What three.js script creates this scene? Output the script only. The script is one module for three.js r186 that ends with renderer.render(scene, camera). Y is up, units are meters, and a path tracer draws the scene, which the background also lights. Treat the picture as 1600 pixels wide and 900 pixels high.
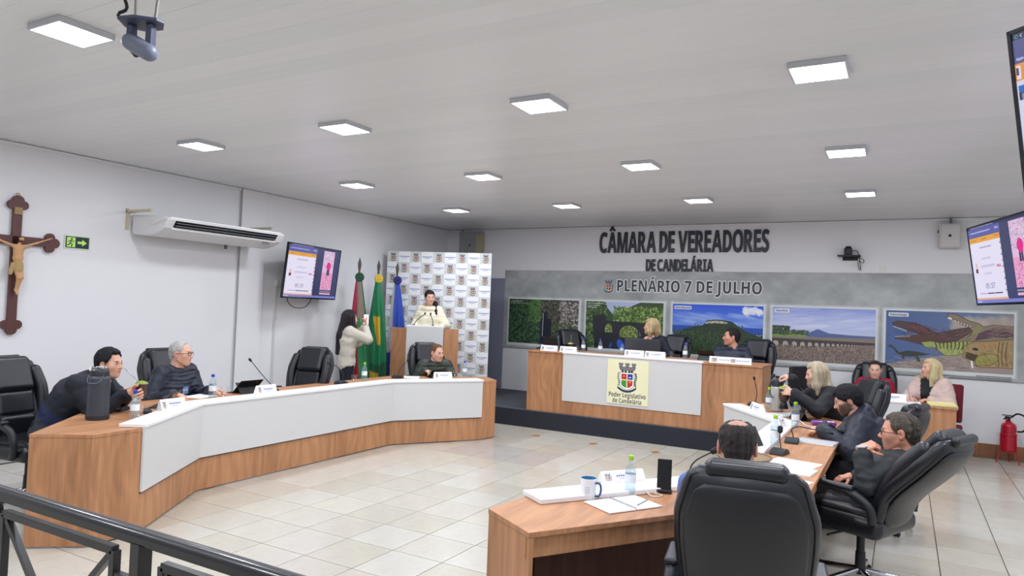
import * as THREE from 'three';
import { RoundedBoxGeometry } from 'three/addons/geometries/RoundedBoxGeometry.js';
import { mergeGeometries } from 'three/addons/utils/BufferGeometryUtils.js';
import { FontLoader } from 'three/addons/loaders/FontLoader.js';
import { TextGeometry } from 'three/addons/geometries/TextGeometry.js';
import { RectAreaLightUniformsLib } from 'three/addons/lights/RectAreaLightUniformsLib.js';

// ---------------------------------------------------------------- camera, light, exposure
const scene = new THREE.Scene();
scene.background = new THREE.Color(0x000000);
const camera = new THREE.PerspectiveCamera(2 * Math.atan(450 / 1099.25) * 180 / Math.PI, 16 / 9, 0.05, 60);
camera.position.set(0, 1.72, 0);
camera.rotation.set(0.029143, 0.50967, 0.038536, 'YXZ');
const renderer = new THREE.WebGLRenderer({ antialias: true });
renderer.toneMapping = THREE.LinearToneMapping;
renderer.toneMappingExposure = 1.65;
renderer.shadowMap.enabled = true;
RectAreaLightUniformsLib.init();
const DBG = false;
const LAMP_POWER = 54, LAMP_GLOW = 5, LAMP_COLOR = 0xf1f5ff;
const ROOM = { x0: -7.75, x1: 2.2, z0: -11.25, z1: 2.2, h: 3.18 };

// ---------------------------------------------------------------- small helpers
function rng(seed) { let s = seed >>> 0; return () => { s = (s + 0x6D2B79F5) | 0; let t = Math.imul(s ^ (s >>> 15), 1 | s); t = (t + Math.imul(t ^ (t >>> 7), 61 | t)) ^ t; return ((t ^ (t >>> 14)) >>> 0) / 4294967296; }; }
const hash3 = (x, y, z) => { let h = Math.imul(x, 374761393) + Math.imul(y, 668265263) + Math.imul(z, 2147483647 ^ 0x2545F491) | 0; h = Math.imul(h ^ (h >>> 13), 1274126177); return ((h ^ (h >>> 16)) >>> 0) / 4294967296; };
const fade = t => t * t * (3 - 2 * t);
function noise3(x, y, z) {
  const X = Math.floor(x), Y = Math.floor(y), Z = Math.floor(z), u = fade(x - X), v = fade(y - Y), w = fade(z - Z);
  const l = (a, b, t) => a + (b - a) * t, H = (i, j, k) => hash3(X + i, Y + j, Z + k);
  return l(l(l(H(0, 0, 0), H(1, 0, 0), u), l(H(0, 1, 0), H(1, 1, 0), u), v), l(l(H(0, 0, 1), H(1, 0, 1), u), l(H(0, 1, 1), H(1, 1, 1), u), v), w) * 2 - 1;
}
const fbm = (x, y, z, o = 4) => { let s = 0, a = .5, f = 1; for (let i = 0; i < o; i++) { s += a * noise3(x * f, y * f, z * f); a *= .5; f *= 2.03; } return s; };
const clamp = (x, a = 0, b = 1) => x < a ? a : x > b ? b : x;
const mix = (a, b, t) => a + (b - a) * t;
const V = (x, y, z) => new THREE.Vector3(x, y, z);
const used = {};
function numbered(n) { const k = used[n] = (used[n] ?? -1) + 1; return k ? n + '_' + String(k).padStart(3, '0') : n; }
function flags(o) { o.traverse(m => { if (m.isMesh) { m.castShadow = true; m.receiveShadow = true; } }); return o; }
function thing(name, label, category, pos = [0, 0, 0], ry = 0, group) {
  const o = new THREE.Group(); o.name = numbered(name); o.position.set(...pos); o.rotation.y = ry;
  o.userData = { label, category }; if (group) o.userData.group = group; scene.add(o); return o;
}
function part(parent, name, geo, mat, label) {
  const m = new THREE.Mesh(geo, mat); m.name = name; m.castShadow = m.receiveShadow = true; if (label) m.userData.label = label; parent.add(m); return m;
}
function solo(name, label, category, geo, mat, pos = [0, 0, 0], ry = 0, group) {
  const m = part(scene, numbered(name), geo, mat); m.position.set(...pos); m.rotation.y = ry; m.userData = { label, category }; if (group) m.userData.group = group; return m;
}
function struct(name, geo, mat, parent = scene) { const m = part(parent, name, geo, mat); if (parent === scene) m.userData.kind = 'structure'; return m; }
function copy(root, label, pos, ry = 0, group) {
  const r = root.clone(); r.name = numbered(root.name.replace(/_\d{3}$/, '')); r.userData = { ...root.userData, label }; if (group) r.userData.group = group; else if (group === null) delete r.userData.group;
  r.position.set(...pos); r.rotation.set(0, ry, 0); scene.add(r); return r;
}
// geometry
function merge(list) {
  const gs = list.map(g => { const n = g.index ? g.toNonIndexed() : g; for (const k of Object.keys(n.attributes)) if (!['position', 'normal', 'uv'].includes(k)) n.deleteAttribute(k); if (!n.attributes.uv) n.setAttribute('uv', new THREE.BufferAttribute(new Float32Array(n.attributes.position.count * 2), 2)); n.morphAttributes = {}; return n; });
  return mergeGeometries(gs, false);
}
const mv = (g, x, y, z) => g.translate(x, y, z);
function box(w, h, d, x = 0, y = 0, z = 0, r = 0) { const g = r ? new RoundedBoxGeometry(w, h, d, 2, r) : new THREE.BoxGeometry(w, h, d); return g.translate(x, y, z); }
function cyl(r0, r1, h, x = 0, y = 0, z = 0, s = 24) { return new THREE.CylinderGeometry(r1, r0, h, s).translate(x, y, z); }   // r0 bottom, r1 top
function lathe(pts, s = 32) { return new THREE.LatheGeometry(pts.map(p => new THREE.Vector2(p[0], p[1])), s); }
function tube(pts, r, n = 24, s = 8, closed = false) { return new THREE.TubeGeometry(new THREE.CatmullRomCurve3(pts.map(p => V(...p)), closed), n, r, s, closed); }
function rod(a, b, r, s = 10) { const A = V(...a), B = V(...b), d = B.clone().sub(A), g = new THREE.CylinderGeometry(r, r, d.length(), s); g.applyQuaternion(new THREE.Quaternion().setFromUnitVectors(V(0, 1, 0), d.clone().normalize())); return g.translate((A.x + B.x) / 2, (A.y + B.y) / 2, (A.z + B.z) / 2); }
function bar(a, b, w, h) { // square bar between points, kept upright
  const A = V(...a), B = V(...b), d = B.clone().sub(A), g = new THREE.BoxGeometry(w, h, d.length()); const m = new THREE.Matrix4().lookAt(B, A, Math.abs(d.y) > .98 * d.length() ? V(1, 0, 0) : V(0, 1, 0)); g.applyMatrix4(m); return g.translate((A.x + B.x) / 2, (A.y + B.y) / 2, (A.z + B.z) / 2); }
function slab(pts, y0, y1, bevel = 0) { // horizontal plate: polygon of [x, z]
  const s = new THREE.Shape(pts.map(p => new THREE.Vector2(p[0], -p[1]))); const h = y1 - y0;
  const g = new THREE.ExtrudeGeometry(s, bevel ? { depth: h - 2 * bevel, bevelEnabled: true, bevelSize: bevel, bevelThickness: bevel, bevelOffset: -bevel, bevelSegments: 2 } : { depth: h, bevelEnabled: false });
  g.rotateX(-Math.PI / 2); return g.translate(0, y0 + bevel, 0); }
function plate(shape, depth, bevel = 0) { return new THREE.ExtrudeGeometry(shape, bevel ? { depth: depth - 2 * bevel, bevelEnabled: true, bevelSize: bevel, bevelThickness: bevel, bevelOffset: -bevel, bevelSegments: 2, curveSegments: 12 } : { depth, bevelEnabled: false, curveSegments: 12 }); }
function wallPanel(a, b, y0, y1, t, out = 0) { // upright board from a to b ([x,z]); its face lies on the right-hand side offset by out
  const dx = b[0] - a[0], dz = b[1] - a[1], L = Math.hypot(dx, dz), nx = dz / L, nz = -dx / L;
  const g = new THREE.BoxGeometry(L, y1 - y0, t); g.rotateY(-Math.atan2(dz, dx)); const k = out - t / 2;
  return g.translate((a[0] + b[0]) / 2 + nx * k, (y0 + y1) / 2, (a[1] + b[1]) / 2 + nz * k); }
function boxUV(g, s = 1, turn = false, ox = 0, oy = 0) { // uv in metres by the dominant axis of the normal
  const n = g.index ? g.toNonIndexed() : g; n.computeVertexNormals(); const p = n.attributes.position, q = n.attributes.normal, uv = new Float32Array(p.count * 2);
  for (let i = 0; i < p.count; i++) {
    const ax = Math.abs(q.getX(i)), ay = Math.abs(q.getY(i)), az = Math.abs(q.getZ(i)); let u, v;
    if (ay > ax && ay > az) { u = p.getX(i); v = p.getZ(i); if (turn) [u, v] = [v, u]; }
    else { const L = Math.hypot(q.getX(i), q.getZ(i)) || 1; u = (p.getX(i) * q.getZ(i) - p.getZ(i) * q.getX(i)) / L; v = p.getY(i); }
    uv[2 * i] = u * s + ox; uv[2 * i + 1] = v * s + oy;
  }
  n.setAttribute('uv', new THREE.BufferAttribute(uv, 2)); return n;
}
function loft(rings) { // closed rings of equal count, capped at both ends
  const n = rings[0].length, P = [], I = []; for (const r of rings) for (const v of r) P.push(v.x, v.y, v.z);
  for (let i = 0; i < rings.length - 1; i++) for (let j = 0; j < n; j++) { const a = i * n + j, b = i * n + (j + 1) % n, c = a + n, d = b + n; I.push(a, b, c, b, d, c); }
  for (const [e, f] of [[0, 1], [rings.length - 1, 0]]) { const c = rings[e].reduce((s, v) => s.add(v), V(0, 0, 0)).divideScalar(n); P.push(c.x, c.y, c.z); const k = P.length / 3 - 1; for (let j = 0; j < n; j++) { const a = e * n + j, b = e * n + (j + 1) % n; f ? I.push(k, b, a) : I.push(k, a, b); } }
  const g = new THREE.BufferGeometry(); g.setAttribute('position', new THREE.Float32BufferAttribute(P, 3)); g.setIndex(I); g.computeVertexNormals();
  g.setAttribute('uv', new THREE.BufferAttribute(new Float32Array(P.length / 3 * 2), 2)); return g;
}
// materials
const lin = hex => new THREE.Color(hex);
const MAT = (hex, rough = .6, metal = 0, extra = {}) => new THREE.MeshStandardMaterial({ color: hex, roughness: rough, metalness: metal, ...extra });
const PHY = (hex, extra) => new THREE.MeshPhysicalMaterial({ color: hex, ...extra });
function canvasTex(w, h, draw) { const c = document.createElement('canvas'); c.width = w; c.height = h; draw(c.getContext('2d'), w, h); const t = new THREE.CanvasTexture(c); t.colorSpace = THREE.SRGBColorSpace; return t; }
function dataTex(w, h, f, srgb = true) {
  const d = new Uint8Array(w * h * 4); for (let y = 0; y < h; y++) for (let x = 0; x < w; x++) { const c = f(x / w, y / h, x, y), i = (y * w + x) * 4; d[i] = clamp(c[0], 0, 255); d[i + 1] = clamp(c[1], 0, 255); d[i + 2] = clamp(c[2], 0, 255); d[i + 3] = 255; }
  const t = new THREE.DataTexture(d, w, h); t.wrapS = t.wrapT = THREE.RepeatWrapping; t.magFilter = THREE.LinearFilter; if (srgb) t.colorSpace = THREE.SRGBColorSpace; t.needsUpdate = true; return t;
}
// periodic noise for tiling textures
function pnoise(x, y, px, py, seed) { const X = Math.floor(x), Y = Math.floor(y), u = fade(x - X), v = fade(y - Y), m = (a, n) => ((a % n) + n) % n, H = (i, j) => hash3(m(X + i, px), m(Y + j, py), seed); return mix(mix(H(0, 0), H(1, 0), u), mix(H(0, 1), H(1, 1), u), v) * 2 - 1; }
const woodTexture = dataTex(512, 1024, (u, v) => {
  const w = pnoise(u * 5, v * 2, 5, 2, 7) * .9 + pnoise(u * 11, v * 4, 11, 4, 9) * .3;
  const ring = Math.sin((u * 9 + w * 1.1) * Math.PI * 2), fine = pnoise(u * 150, v * 7, 150, 7, 3), mid = pnoise(u * 40, v * 3, 40, 3, 5), broad = pnoise(u * 6, v * 1, 6, 1, 2);
  const k = ring * .035 + fine * .045 + mid * .05 + broad * .05;
  return [176 * (1 + k), 126 * (1 + k * 1.15), 88 * (1 + k * 1.3)];
});
const M = {
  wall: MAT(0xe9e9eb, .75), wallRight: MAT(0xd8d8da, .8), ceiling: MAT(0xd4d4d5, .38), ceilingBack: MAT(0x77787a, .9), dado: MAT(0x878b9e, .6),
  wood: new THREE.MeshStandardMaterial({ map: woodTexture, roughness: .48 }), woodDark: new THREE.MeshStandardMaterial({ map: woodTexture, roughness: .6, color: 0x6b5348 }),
  white: MAT(0xd3d4d3, .4), whiteEdge: MAT(0xf1f2f3, .35), black: MAT(0x17181b, .45), blackGloss: MAT(0x0d0e11, .16), plastic: MAT(0x222429, .5), grey: MAT(0x6d7076, .5),
  leather: PHY(0x0f121b, { roughness: .38, clearcoat: .2, clearcoatRoughness: .4 }), leatherGrey: PHY(0x2f3138, { roughness: .45, clearcoat: .15, clearcoatRoughness: .4 }), seam: MAT(0x101116, .6),
  chrome: MAT(0xc9ccd0, .18, 1), steel: MAT(0xb8bbbf, .3, 1), rail: PHY(0x0c0d13, { roughness: .36, clearcoat: .35, clearcoatRoughness: .15 }), carpet: MAT(0x474a50, .95), carpetDark: MAT(0x272a33, .9),
  glass: PHY(0xffffff, { roughness: .03, transmission: 1, ior: 1.45, thickness: 0 }), water: PHY(0xf4f8fa, { roughness: .04, transmission: 1, ior: 1.33, thickness: 0 }), pet: PHY(0xeff6f8, { roughness: .12, transmission: .92, ior: 1.3, thickness: 0 }),
  capBlue: MAT(0x2a3fc0, .4), capGreen: MAT(0x9ccf2c, .4), paper: MAT(0xf2f2f2, .8), yellow: MAT(0xe9e1a0, .7), red: PHY(0xb50f2c, { roughness: .3, clearcoat: .4 }), rubber: MAT(0x101114, .7), gold: MAT(0xb08a3c, .35, .8),
};
// ---------------------------------------------------------------- flat prints: crest, plaque, mural, posters, screens
function crest(g, x, y, s) { // coat of arms: mural crown, quartered shield, branches, ribbon; s = height
  g.save(); g.translate(x, y); g.scale(s / 100, s / 100);
  g.fillStyle = '#77777c'; g.strokeStyle = '#3c3c42'; g.lineWidth = 1.5;
  for (const [a, b, w] of [[-34, -50, 18], [-9, -50, 18], [16, -50, 18]]) { g.fillRect(a, b, w, 8); g.fillRect(a + 3, b + 8, w - 6, 8); }
  g.beginPath(); g.moveTo(-32, -36); g.lineTo(32, -36); g.lineTo(27, -24); g.lineTo(-27, -24); g.closePath(); g.fill(); g.stroke();
  g.fillStyle = '#1c1c20'; for (const a of [-22, -10, 4, 14]) g.fillRect(a, -23, 8, 9);
  g.fillStyle = '#fff'; g.strokeStyle = '#2a2a33'; g.beginPath(); g.moveTo(-27, -16); g.lineTo(27, -16); g.lineTo(27, 28); g.quadraticCurveTo(24, 42, 0, 47); g.quadraticCurveTo(-24, 42, -27, 28); g.closePath(); g.fill(); g.stroke();
  g.fillStyle = '#c8242c'; g.fillRect(-22, -11, 20, 20); g.fillStyle = '#2b3a9a'; g.fillRect(2, -11, 20, 20); g.fillStyle = '#3a9a34'; g.beginPath(); g.moveTo(-22, 13); g.lineTo(-2, 13); g.lineTo(-2, 40); g.quadraticCurveTo(-18, 36, -22, 27); g.fill(); g.fillStyle = '#c8242c'; g.beginPath(); g.moveTo(22, 13); g.lineTo(2, 13); g.lineTo(2, 40); g.quadraticCurveTo(18, 36, 22, 27); g.fill();
  g.strokeStyle = '#e9cf6b'; g.lineWidth = 2.4; g.beginPath(); g.moveTo(0, -11); g.lineTo(0, 40); g.moveTo(-22, 11); g.lineTo(22, 11); g.stroke();
  g.fillStyle = '#fff'; g.fillRect(7, 0, 9, 3); g.fillStyle = '#f0d070'; g.fillRect(9, 17, 7, 3); g.fillRect(-15, -4, 6, 3);
  g.fillStyle = '#2b5a3a'; for (let i = 0; i < 7; i++) { g.beginPath(); g.ellipse(33 + 2 * Math.sin(i), -12 + i * 7, 4.5, 3, .5, 0, 7); g.fill(); } g.fillStyle = '#59605c'; for (let i = 0; i < 7; i++) { g.beginPath(); g.ellipse(-33 - 2 * Math.sin(i), -12 + i * 7, 3.5, 2.6, -.5, 0, 7); g.fill(); }
  g.fillStyle = '#232c56'; g.beginPath(); g.moveTo(-37, 34); g.quadraticCurveTo(0, 64, 37, 34); g.lineTo(36, 43); g.quadraticCurveTo(0, 71, -36, 43); g.closePath(); g.fill();
  g.restore();
}
function PLAQUE() { return canvasTex(512, 512, (g, w, h) => { g.fillStyle = '#f1edc4'; g.fillRect(0, 0, w, h); crest(g, 250, 190, 330 * .98); g.fillStyle = '#1d2350'; g.textAlign = 'center'; g.font = 'bold 74px sans-serif'; g.fillText('Poder Legislativo', w / 2, 432, 470); g.fillText('de Candelária', w / 2, 500, 366); }); }
const scribble = (g, x, y, w, h, col, r) => { g.fillStyle = col; let p = x; while (p < x + w) { const k = (3 + r() * 6) * h / 8; g.fillRect(p, y + r() * h * .12, Math.min(k * .7, x + w - p), h * (.75 + r() * .25)); p += k; } };
function BACKDROP() { return canvasTex(1024, 1331, (g, w, h) => { const r = rng(3); const c = w / 9, n = 13, ch = h / n; g.fillStyle = '#f2f4f5'; g.fillRect(0, 0, w, h);
  for (let j = 0; j < n; j++) for (let i = 0; i < 9; i++) { const X = i * c, Y = j * ch; if ((i + j) % 2 === 0) { g.fillStyle = '#d6d8d5'; g.fillRect(X, Y, c, ch); crest(g, X + c / 2, Y + ch / 2, ch * .72); } else { scribble(g, X + c * .07, Y + ch * .42, c * .86, 9, '#5a66a8', r); scribble(g, X + c * .28, Y + ch * .56, c * .44, 7, '#9098bd', r); } } }); }
function MURAL() { return canvasTex(2048, 354, (g, w, h) => { // 8.1 m by 1.4 m
  const im = g.createImageData(w, h), d = im.data; for (let y = 0; y < h; y++) for (let x = 0; x < w; x++) { const n = fbm(x / 130, y / 90, 1.5, 4) * .5 + fbm(x / 25, y / 22, 4, 3) * .18 + (hash3(x, y, 1) - .5) * .03; const k = 1 + n * .42, i = (y * w + x) * 4; d[i] = 168 * k; d[i + 1] = 172 * k; d[i + 2] = 171 * k; d[i + 3] = 255; } g.putImageData(im, 0, 0);
  const S = w / 8.1, X = v => (v + 6.43) * S, Y = v => (2.42 - v) * S;
  for (const [a, b] of PHOTOS) { for (const [k, al] of [[.055, .18], [.04, .3], [.028, .55]]) { g.fillStyle = `rgba(238,243,240,${al})`; g.fillRect(X(a - k), Y(1.9 + k), (b - a + 2 * k) * S, (.8 + 2 * k) * S); } }
  g.textAlign = 'left'; g.font = 'bold 66px sans-serif'; g.lineJoin = 'round'; g.save(); g.translate(X(-4.265), Y(2.085)); const m = g.measureText('PLENÁRIO 7 DE JULHO').width; g.scale(2.37 * S / m, 1); g.lineWidth = 7; g.strokeStyle = '#e9ecea'; g.strokeText('PLENÁRIO 7 DE JULHO', 0, 0); g.fillStyle = '#3a3d45'; g.fillText('PLENÁRIO 7 DE JULHO', 0, 0); g.restore();
  crest(g, X(-4.4), Y(2.175), .2 * S);
  const r = rng(9); for (const [k, a] of [[1.075, .85], [1.052, .35], [1.03, .55]]) scribble(g, X(a), Y(k), X(1.24) - X(a), 3, '#2c2f33', r);
}); }
const PHOTOS = [[-6.31, -4.93], [-4.79, -3.43], [-3.275, -1.875], [-1.74, -.355], [-.225, 1.25]];
function leaves(g, r, n, x0, x1, y0, y1, s0, s1, hues) { for (let i = 0; i < n; i++) { const x = mix(x0, x1, r()), y = mix(y0, y1, r()), s = mix(s0, s1, r()), c = hues[Math.floor(r() * hues.length)]; g.fillStyle = c; g.beginPath(); g.ellipse(x, y, s, s * .6, r() * 3, 0, 7); g.fill(); } }
function tag(g, x, y, text, px, w) { g.fillStyle = 'rgba(238,240,242,.92)'; g.beginPath(); g.roundRect(x, y, w, px * 1.35, 8); g.fill(); g.fillStyle = '#20242c'; g.font = `bold ${px}px sans-serif`; g.textAlign = 'left'; g.fillText(text, x + 9, y + px * 1.02, w - 18); }
const PAINT = [
  g => { const r = rng(21); g.fillStyle = '#26332a'; g.fillRect(0, 0, 704, 400); leaves(g, r, 1500, 0, 330, 0, 400, 4, 16, ['#2e4a33', '#3b5b3d', '#1e2f25', '#4a6b45', '#27402f', '#557a4e']); leaves(g, r, 260, 200, 360, 0, 200, 4, 12, ['#56803e', '#3f6534', '#6d9150']);
    leaves(g, r, 900, 340, 704, 0, 330, 5, 18, ['#4d4a44', '#5c574e', '#3a3834', '#6e675c', '#474d3c']); leaves(g, r, 300, 520, 700, 20, 260, 4, 15, ['#a39c94', '#8d867f', '#c3bbb4', '#6a645c']); leaves(g, r, 420, 400, 704, 200, 400, 4, 12, ['#4d6138', '#64753f', '#38492f', '#2c3a2a']);
    g.fillStyle = '#1c2230'; g.fillRect(330, 170, 110, 230); g.fillRect(345, 110, 50, 80); g.strokeStyle = '#d8dde4'; g.lineWidth = 5; g.beginPath(); g.moveTo(356, 120); g.lineTo(352, 330); g.stroke(); scribble(g, 18, 16, 120, 9, '#c9cfc9', r); scribble(g, 18, 34, 175, 8, '#b4bbb4', r); },
  g => { const r = rng(22); g.fillStyle = '#38502c'; g.fillRect(0, 0, 704, 400); g.fillStyle = '#b9c4e6'; g.beginPath(); g.moveTo(150, 0); g.lineTo(500, 0); g.lineTo(340, 70); g.lineTo(250, 105); g.closePath(); g.fill();
    leaves(g, r, 700, 260, 704, 40, 190, 5, 15, ['#5f8338', '#7fa047', '#496a2d', '#9bb45c', '#3d5a2a']); leaves(g, r, 500, 0, 200, 0, 400, 5, 15, ['#3c5a30', '#2c4426', '#587a40', '#1e2f1f', '#7c9a55']);
    g.fillStyle = '#23262f'; g.beginPath(); g.moveTo(60, 120); g.lineTo(170, 110); g.lineTo(200, 165); g.lineTo(560, 170); g.lineTo(560, 400); g.lineTo(90, 400); g.closePath(); g.fill();
    for (const [x, y, a, b] of [[218, 235, 33, 48], [405, 262, 84, 66]]) { g.save(); g.beginPath(); g.ellipse(x, y, a, b, 0, Math.PI, 0); g.lineTo(x + a, y + b * .55); g.lineTo(x - a, y + b * .55); g.closePath(); g.clip(); g.fillStyle = '#56682f'; g.fillRect(x - a, y - b, 2 * a, 2 * b); leaves(g, r, 160, x - a, x + a, y - b, y + b, 4, 11, ['#8fa552', '#6c8440', '#b3bf78', '#4e6430']); g.restore(); }
    g.fillStyle = '#2f63d8'; g.beginPath(); g.moveTo(300, 330); g.quadraticCurveTo(320, 300, 335, 330); g.quadraticCurveTo(380, 350, 372, 400); g.lineTo(320, 400); g.quadraticCurveTo(290, 360, 300, 330); g.fill(); g.fillStyle = '#2a4fa0'; g.beginPath(); g.ellipse(240, 375, 12, 30, .3, 0, 7); g.fill(); g.fillStyle = '#8a8478'; g.beginPath(); g.moveTo(495, 240); g.lineTo(525, 300); g.lineTo(512, 340); g.closePath(); g.fill(); leaves(g, r, 120, 560, 704, 190, 400, 5, 14, ['#4b6a30', '#7c9a4a', '#2f4526']); scribble(g, 14, 14, 150, 9, '#d5dbd2', r); scribble(g, 14, 32, 110, 8, '#d5dbd2', r); scribble(g, 14, 48, 90, 8, '#d5dbd2', r); },
  g => { const r = rng(23), s = g.createLinearGradient(0, 0, 0, 230); s.addColorStop(0, '#2b5be0'); s.addColorStop(.55, '#5c86e8'); s.addColorStop(1, '#8fb0f0'); g.fillStyle = s; g.fillRect(0, 0, 704, 400);
    for (let i = 0; i < 80; i++) { g.fillStyle = `rgba(235,240,255,${.05 + r() * .1})`; g.beginPath(); g.ellipse(r() * 704, 70 + r() * 90, 40 + r() * 110, 4 + r() * 10, .12, 0, 7); g.fill(); } leaves(g, r, 60, 560, 690, 20, 70, 10, 24, ['rgba(250,250,255,.55)']);
    g.fillStyle = '#2a52b8'; g.fillRect(0, 172, 704, 50); g.fillStyle = '#2c3f28'; g.beginPath(); g.moveTo(0, 255); g.quadraticCurveTo(90, 185, 250, 168); g.lineTo(275, 128); g.quadraticCurveTo(370, 105, 475, 130); g.lineTo(520, 165); g.quadraticCurveTo(590, 215, 704, 240); g.lineTo(704, 400); g.lineTo(0, 400); g.fill();
    g.fillStyle = '#cfc8ba'; g.beginPath(); g.moveTo(268, 140); g.quadraticCurveTo(370, 112, 440, 138); g.lineTo(432, 150); g.quadraticCurveTo(350, 138, 266, 156); g.fill(); leaves(g, r, 30, 280, 430, 126, 150, 2, 7, ['#8d867a', '#5a5a4c']);
    leaves(g, r, 1500, 0, 704, 215, 400, 3, 10, ['#2e4528', '#3d5a30', '#24361f', '#4c6a38', '#34502c']); leaves(g, r, 400, 180, 560, 150, 260, 2, 7, ['#263a22', '#33492c', '#1f2f1c']); tag(g, 12, 14, 'Morro Botucaraí', 22, 140); },
  g => { const r = rng(24), s = g.createLinearGradient(0, 0, 0, 210); s.addColorStop(0, '#8f9ee0'); s.addColorStop(.6, '#b9c4ee'); s.addColorStop(1, '#ccd3ee'); g.fillStyle = s; g.fillRect(0, 0, 704, 400);
    for (let i = 0; i < 60; i++) { g.fillStyle = `rgba(245,246,255,${.06 + r() * .12})`; g.beginPath(); g.ellipse(r() * 704, r() * 150, 50 + r() * 120, 5 + r() * 14, -.1, 0, 7); g.fill(); }
    g.fillStyle = '#7384ad'; g.fillRect(0, 192, 704, 30); g.fillStyle = '#5a6c9e'; g.beginPath(); g.moveTo(250, 190); g.lineTo(300, 168); g.quadraticCurveTo(320, 150, 345, 165); g.lineTo(400, 185); g.lineTo(704, 200); g.lineTo(704, 225); g.lineTo(250, 215); g.fill(); g.fillStyle = '#7f9a4c'; g.fillRect(0, 190, 230, 50); leaves(g, r, 220, 0, 120, 145, 205, 5, 12, ['#3a4a34', '#4e6042', '#2b3828']); leaves(g, r, 120, 110, 260, 172, 205, 4, 9, ['#4a5c40', '#3a4a34']);
    g.fillStyle = '#8c7f74'; g.beginPath(); g.moveTo(0, 225); g.lineTo(704, 208); g.lineTo(704, 270); g.lineTo(0, 330); g.fill(); g.fillStyle = '#4c423f'; g.beginPath(); g.moveTo(0, 236); g.lineTo(704, 240); g.lineTo(704, 262); g.lineTo(0, 310); g.fill();
    let x = 4, k = 54; while (x < 690) { g.fillStyle = '#b3aaa0'; const y = 300 - x * .052, hh = k * .9; g.beginPath(); g.moveTo(x, y); g.lineTo(x, y - hh * .45); g.arc(x + k * .42, y - hh * .45, k * .42, Math.PI, 0); g.lineTo(x + k * .84, y); g.closePath(); g.fill(); x += k * 1.35; k *= .9; if (k < 8) k = 8; }
    g.fillStyle = '#85766f'; g.beginPath(); g.moveTo(0, 312); g.lineTo(704, 262); g.lineTo(704, 400); g.lineTo(0, 400); g.fill(); leaves(g, r, 1500, 0, 704, 285, 400, 2, 8, ['#8d7c72', '#a39380', '#6c5d58', '#7d6c64', '#8c8062', '#645257']); tag(g, 12, 12, 'Aqueduto', 22, 108); },
  g => { const r = rng(25), s = g.createLinearGradient(0, 0, 704, 300); s.addColorStop(0, '#4a6296'); s.addColorStop(.6, '#65789f'); s.addColorStop(1, '#9b938c'); g.fillStyle = s; g.fillRect(0, 0, 704, 400);
    g.fillStyle = '#a3948a'; g.beginPath(); g.moveTo(0, 380); g.quadraticCurveTo(200, 330, 330, 300); g.lineTo(704, 220); g.lineTo(704, 400); g.lineTo(0, 400); g.fill(); leaves(g, r, 300, 380, 700, 40, 120, 12, 40, ['rgba(165,152,144,.25)', 'rgba(190,175,165,.2)']);
    const poly = (c, p, st) => { g.fillStyle = c; g.beginPath(); p.forEach(([x, y], i) => i ? g.lineTo(x, y) : g.moveTo(x, y)); g.closePath(); g.fill(); if (st) { g.strokeStyle = st; g.lineWidth = 3; g.stroke(); } };
    // large body at the back with wide open upper jaw
    poly('#8d7c66', [[352, 10], [400, 14], [470, 55], [520, 70], [545, 92], [600, 78], [704, 84], [704, 170], [560, 190], [430, 205], [388, 206], [380, 196], [420, 186], [470, 150], [505, 108], [440, 86], [392, 52], [352, 34]], '#3b2f2a'); poly('#8e8a5e', [[520, 76], [545, 96], [530, 125], [470, 165], [400, 207], [384, 196], [440, 160], [490, 120]]); poly('#f0ece0', [[352, 34], [376, 40], [374, 52], [354, 46]]); for (let i = 0; i < 6; i++) poly('#efe9dc', [[392 + i * 16, 54 + i * 7], [400 + i * 16, 57 + i * 7], [395 + i * 16, 66 + i * 7]]); poly('#5c4350', [[560, 115], [640, 100], [704, 110], [704, 150], [600, 160], [500, 190], [520, 140]]);
    // brown predator on the left
    poly('#5b3f3c', [[38, 88], [70, 74], [170, 82], [250, 120], [290, 150], [420, 110], [470, 100], [490, 120], [400, 200], [260, 240], [200, 230], [110, 205], [55, 198], [60, 184], [130, 178], [205, 160], [140, 140], [90, 118], [44, 108]], '#2a1d1f'); poly('#4a628f', [[46, 112], [140, 142], [138, 172], [58, 186]]); for (let i = 0; i < 8; i++) { poly('#f3efe6', [[44 + i * 10, 108 + i * 4], [50 + i * 10, 110 + i * 4], [47 + i * 10, 122 + i * 4]]); poly('#f3efe6', [[58 + i * 11, 188 - i * 1], [64 + i * 11, 188 - i * 1], [61 + i * 11, 176 - i * 1]]); } g.strokeStyle = '#8c4a44'; g.lineWidth = 4; for (let i = 0; i < 7; i++) { g.beginPath(); g.moveTo(170 + i * 18, 92 + i * 9); g.lineTo(160 + i * 18, 118 + i * 8); g.stroke(); }
    // striped yellow-green animal
    poly('#a2ab62', [[205, 215], [260, 205], [320, 215], [400, 200], [500, 195], [460, 270], [400, 295], [340, 300], [290, 250], [230, 250]], '#3d4420'); g.strokeStyle = '#33351f'; g.lineWidth = 6; for (let i = 0; i < 9; i++) { g.beginPath(); g.moveTo(285 + i * 22, 208 - i); g.quadraticCurveTo(290 + i * 22, 230, 296 + i * 19, 255); g.stroke(); }
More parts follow.
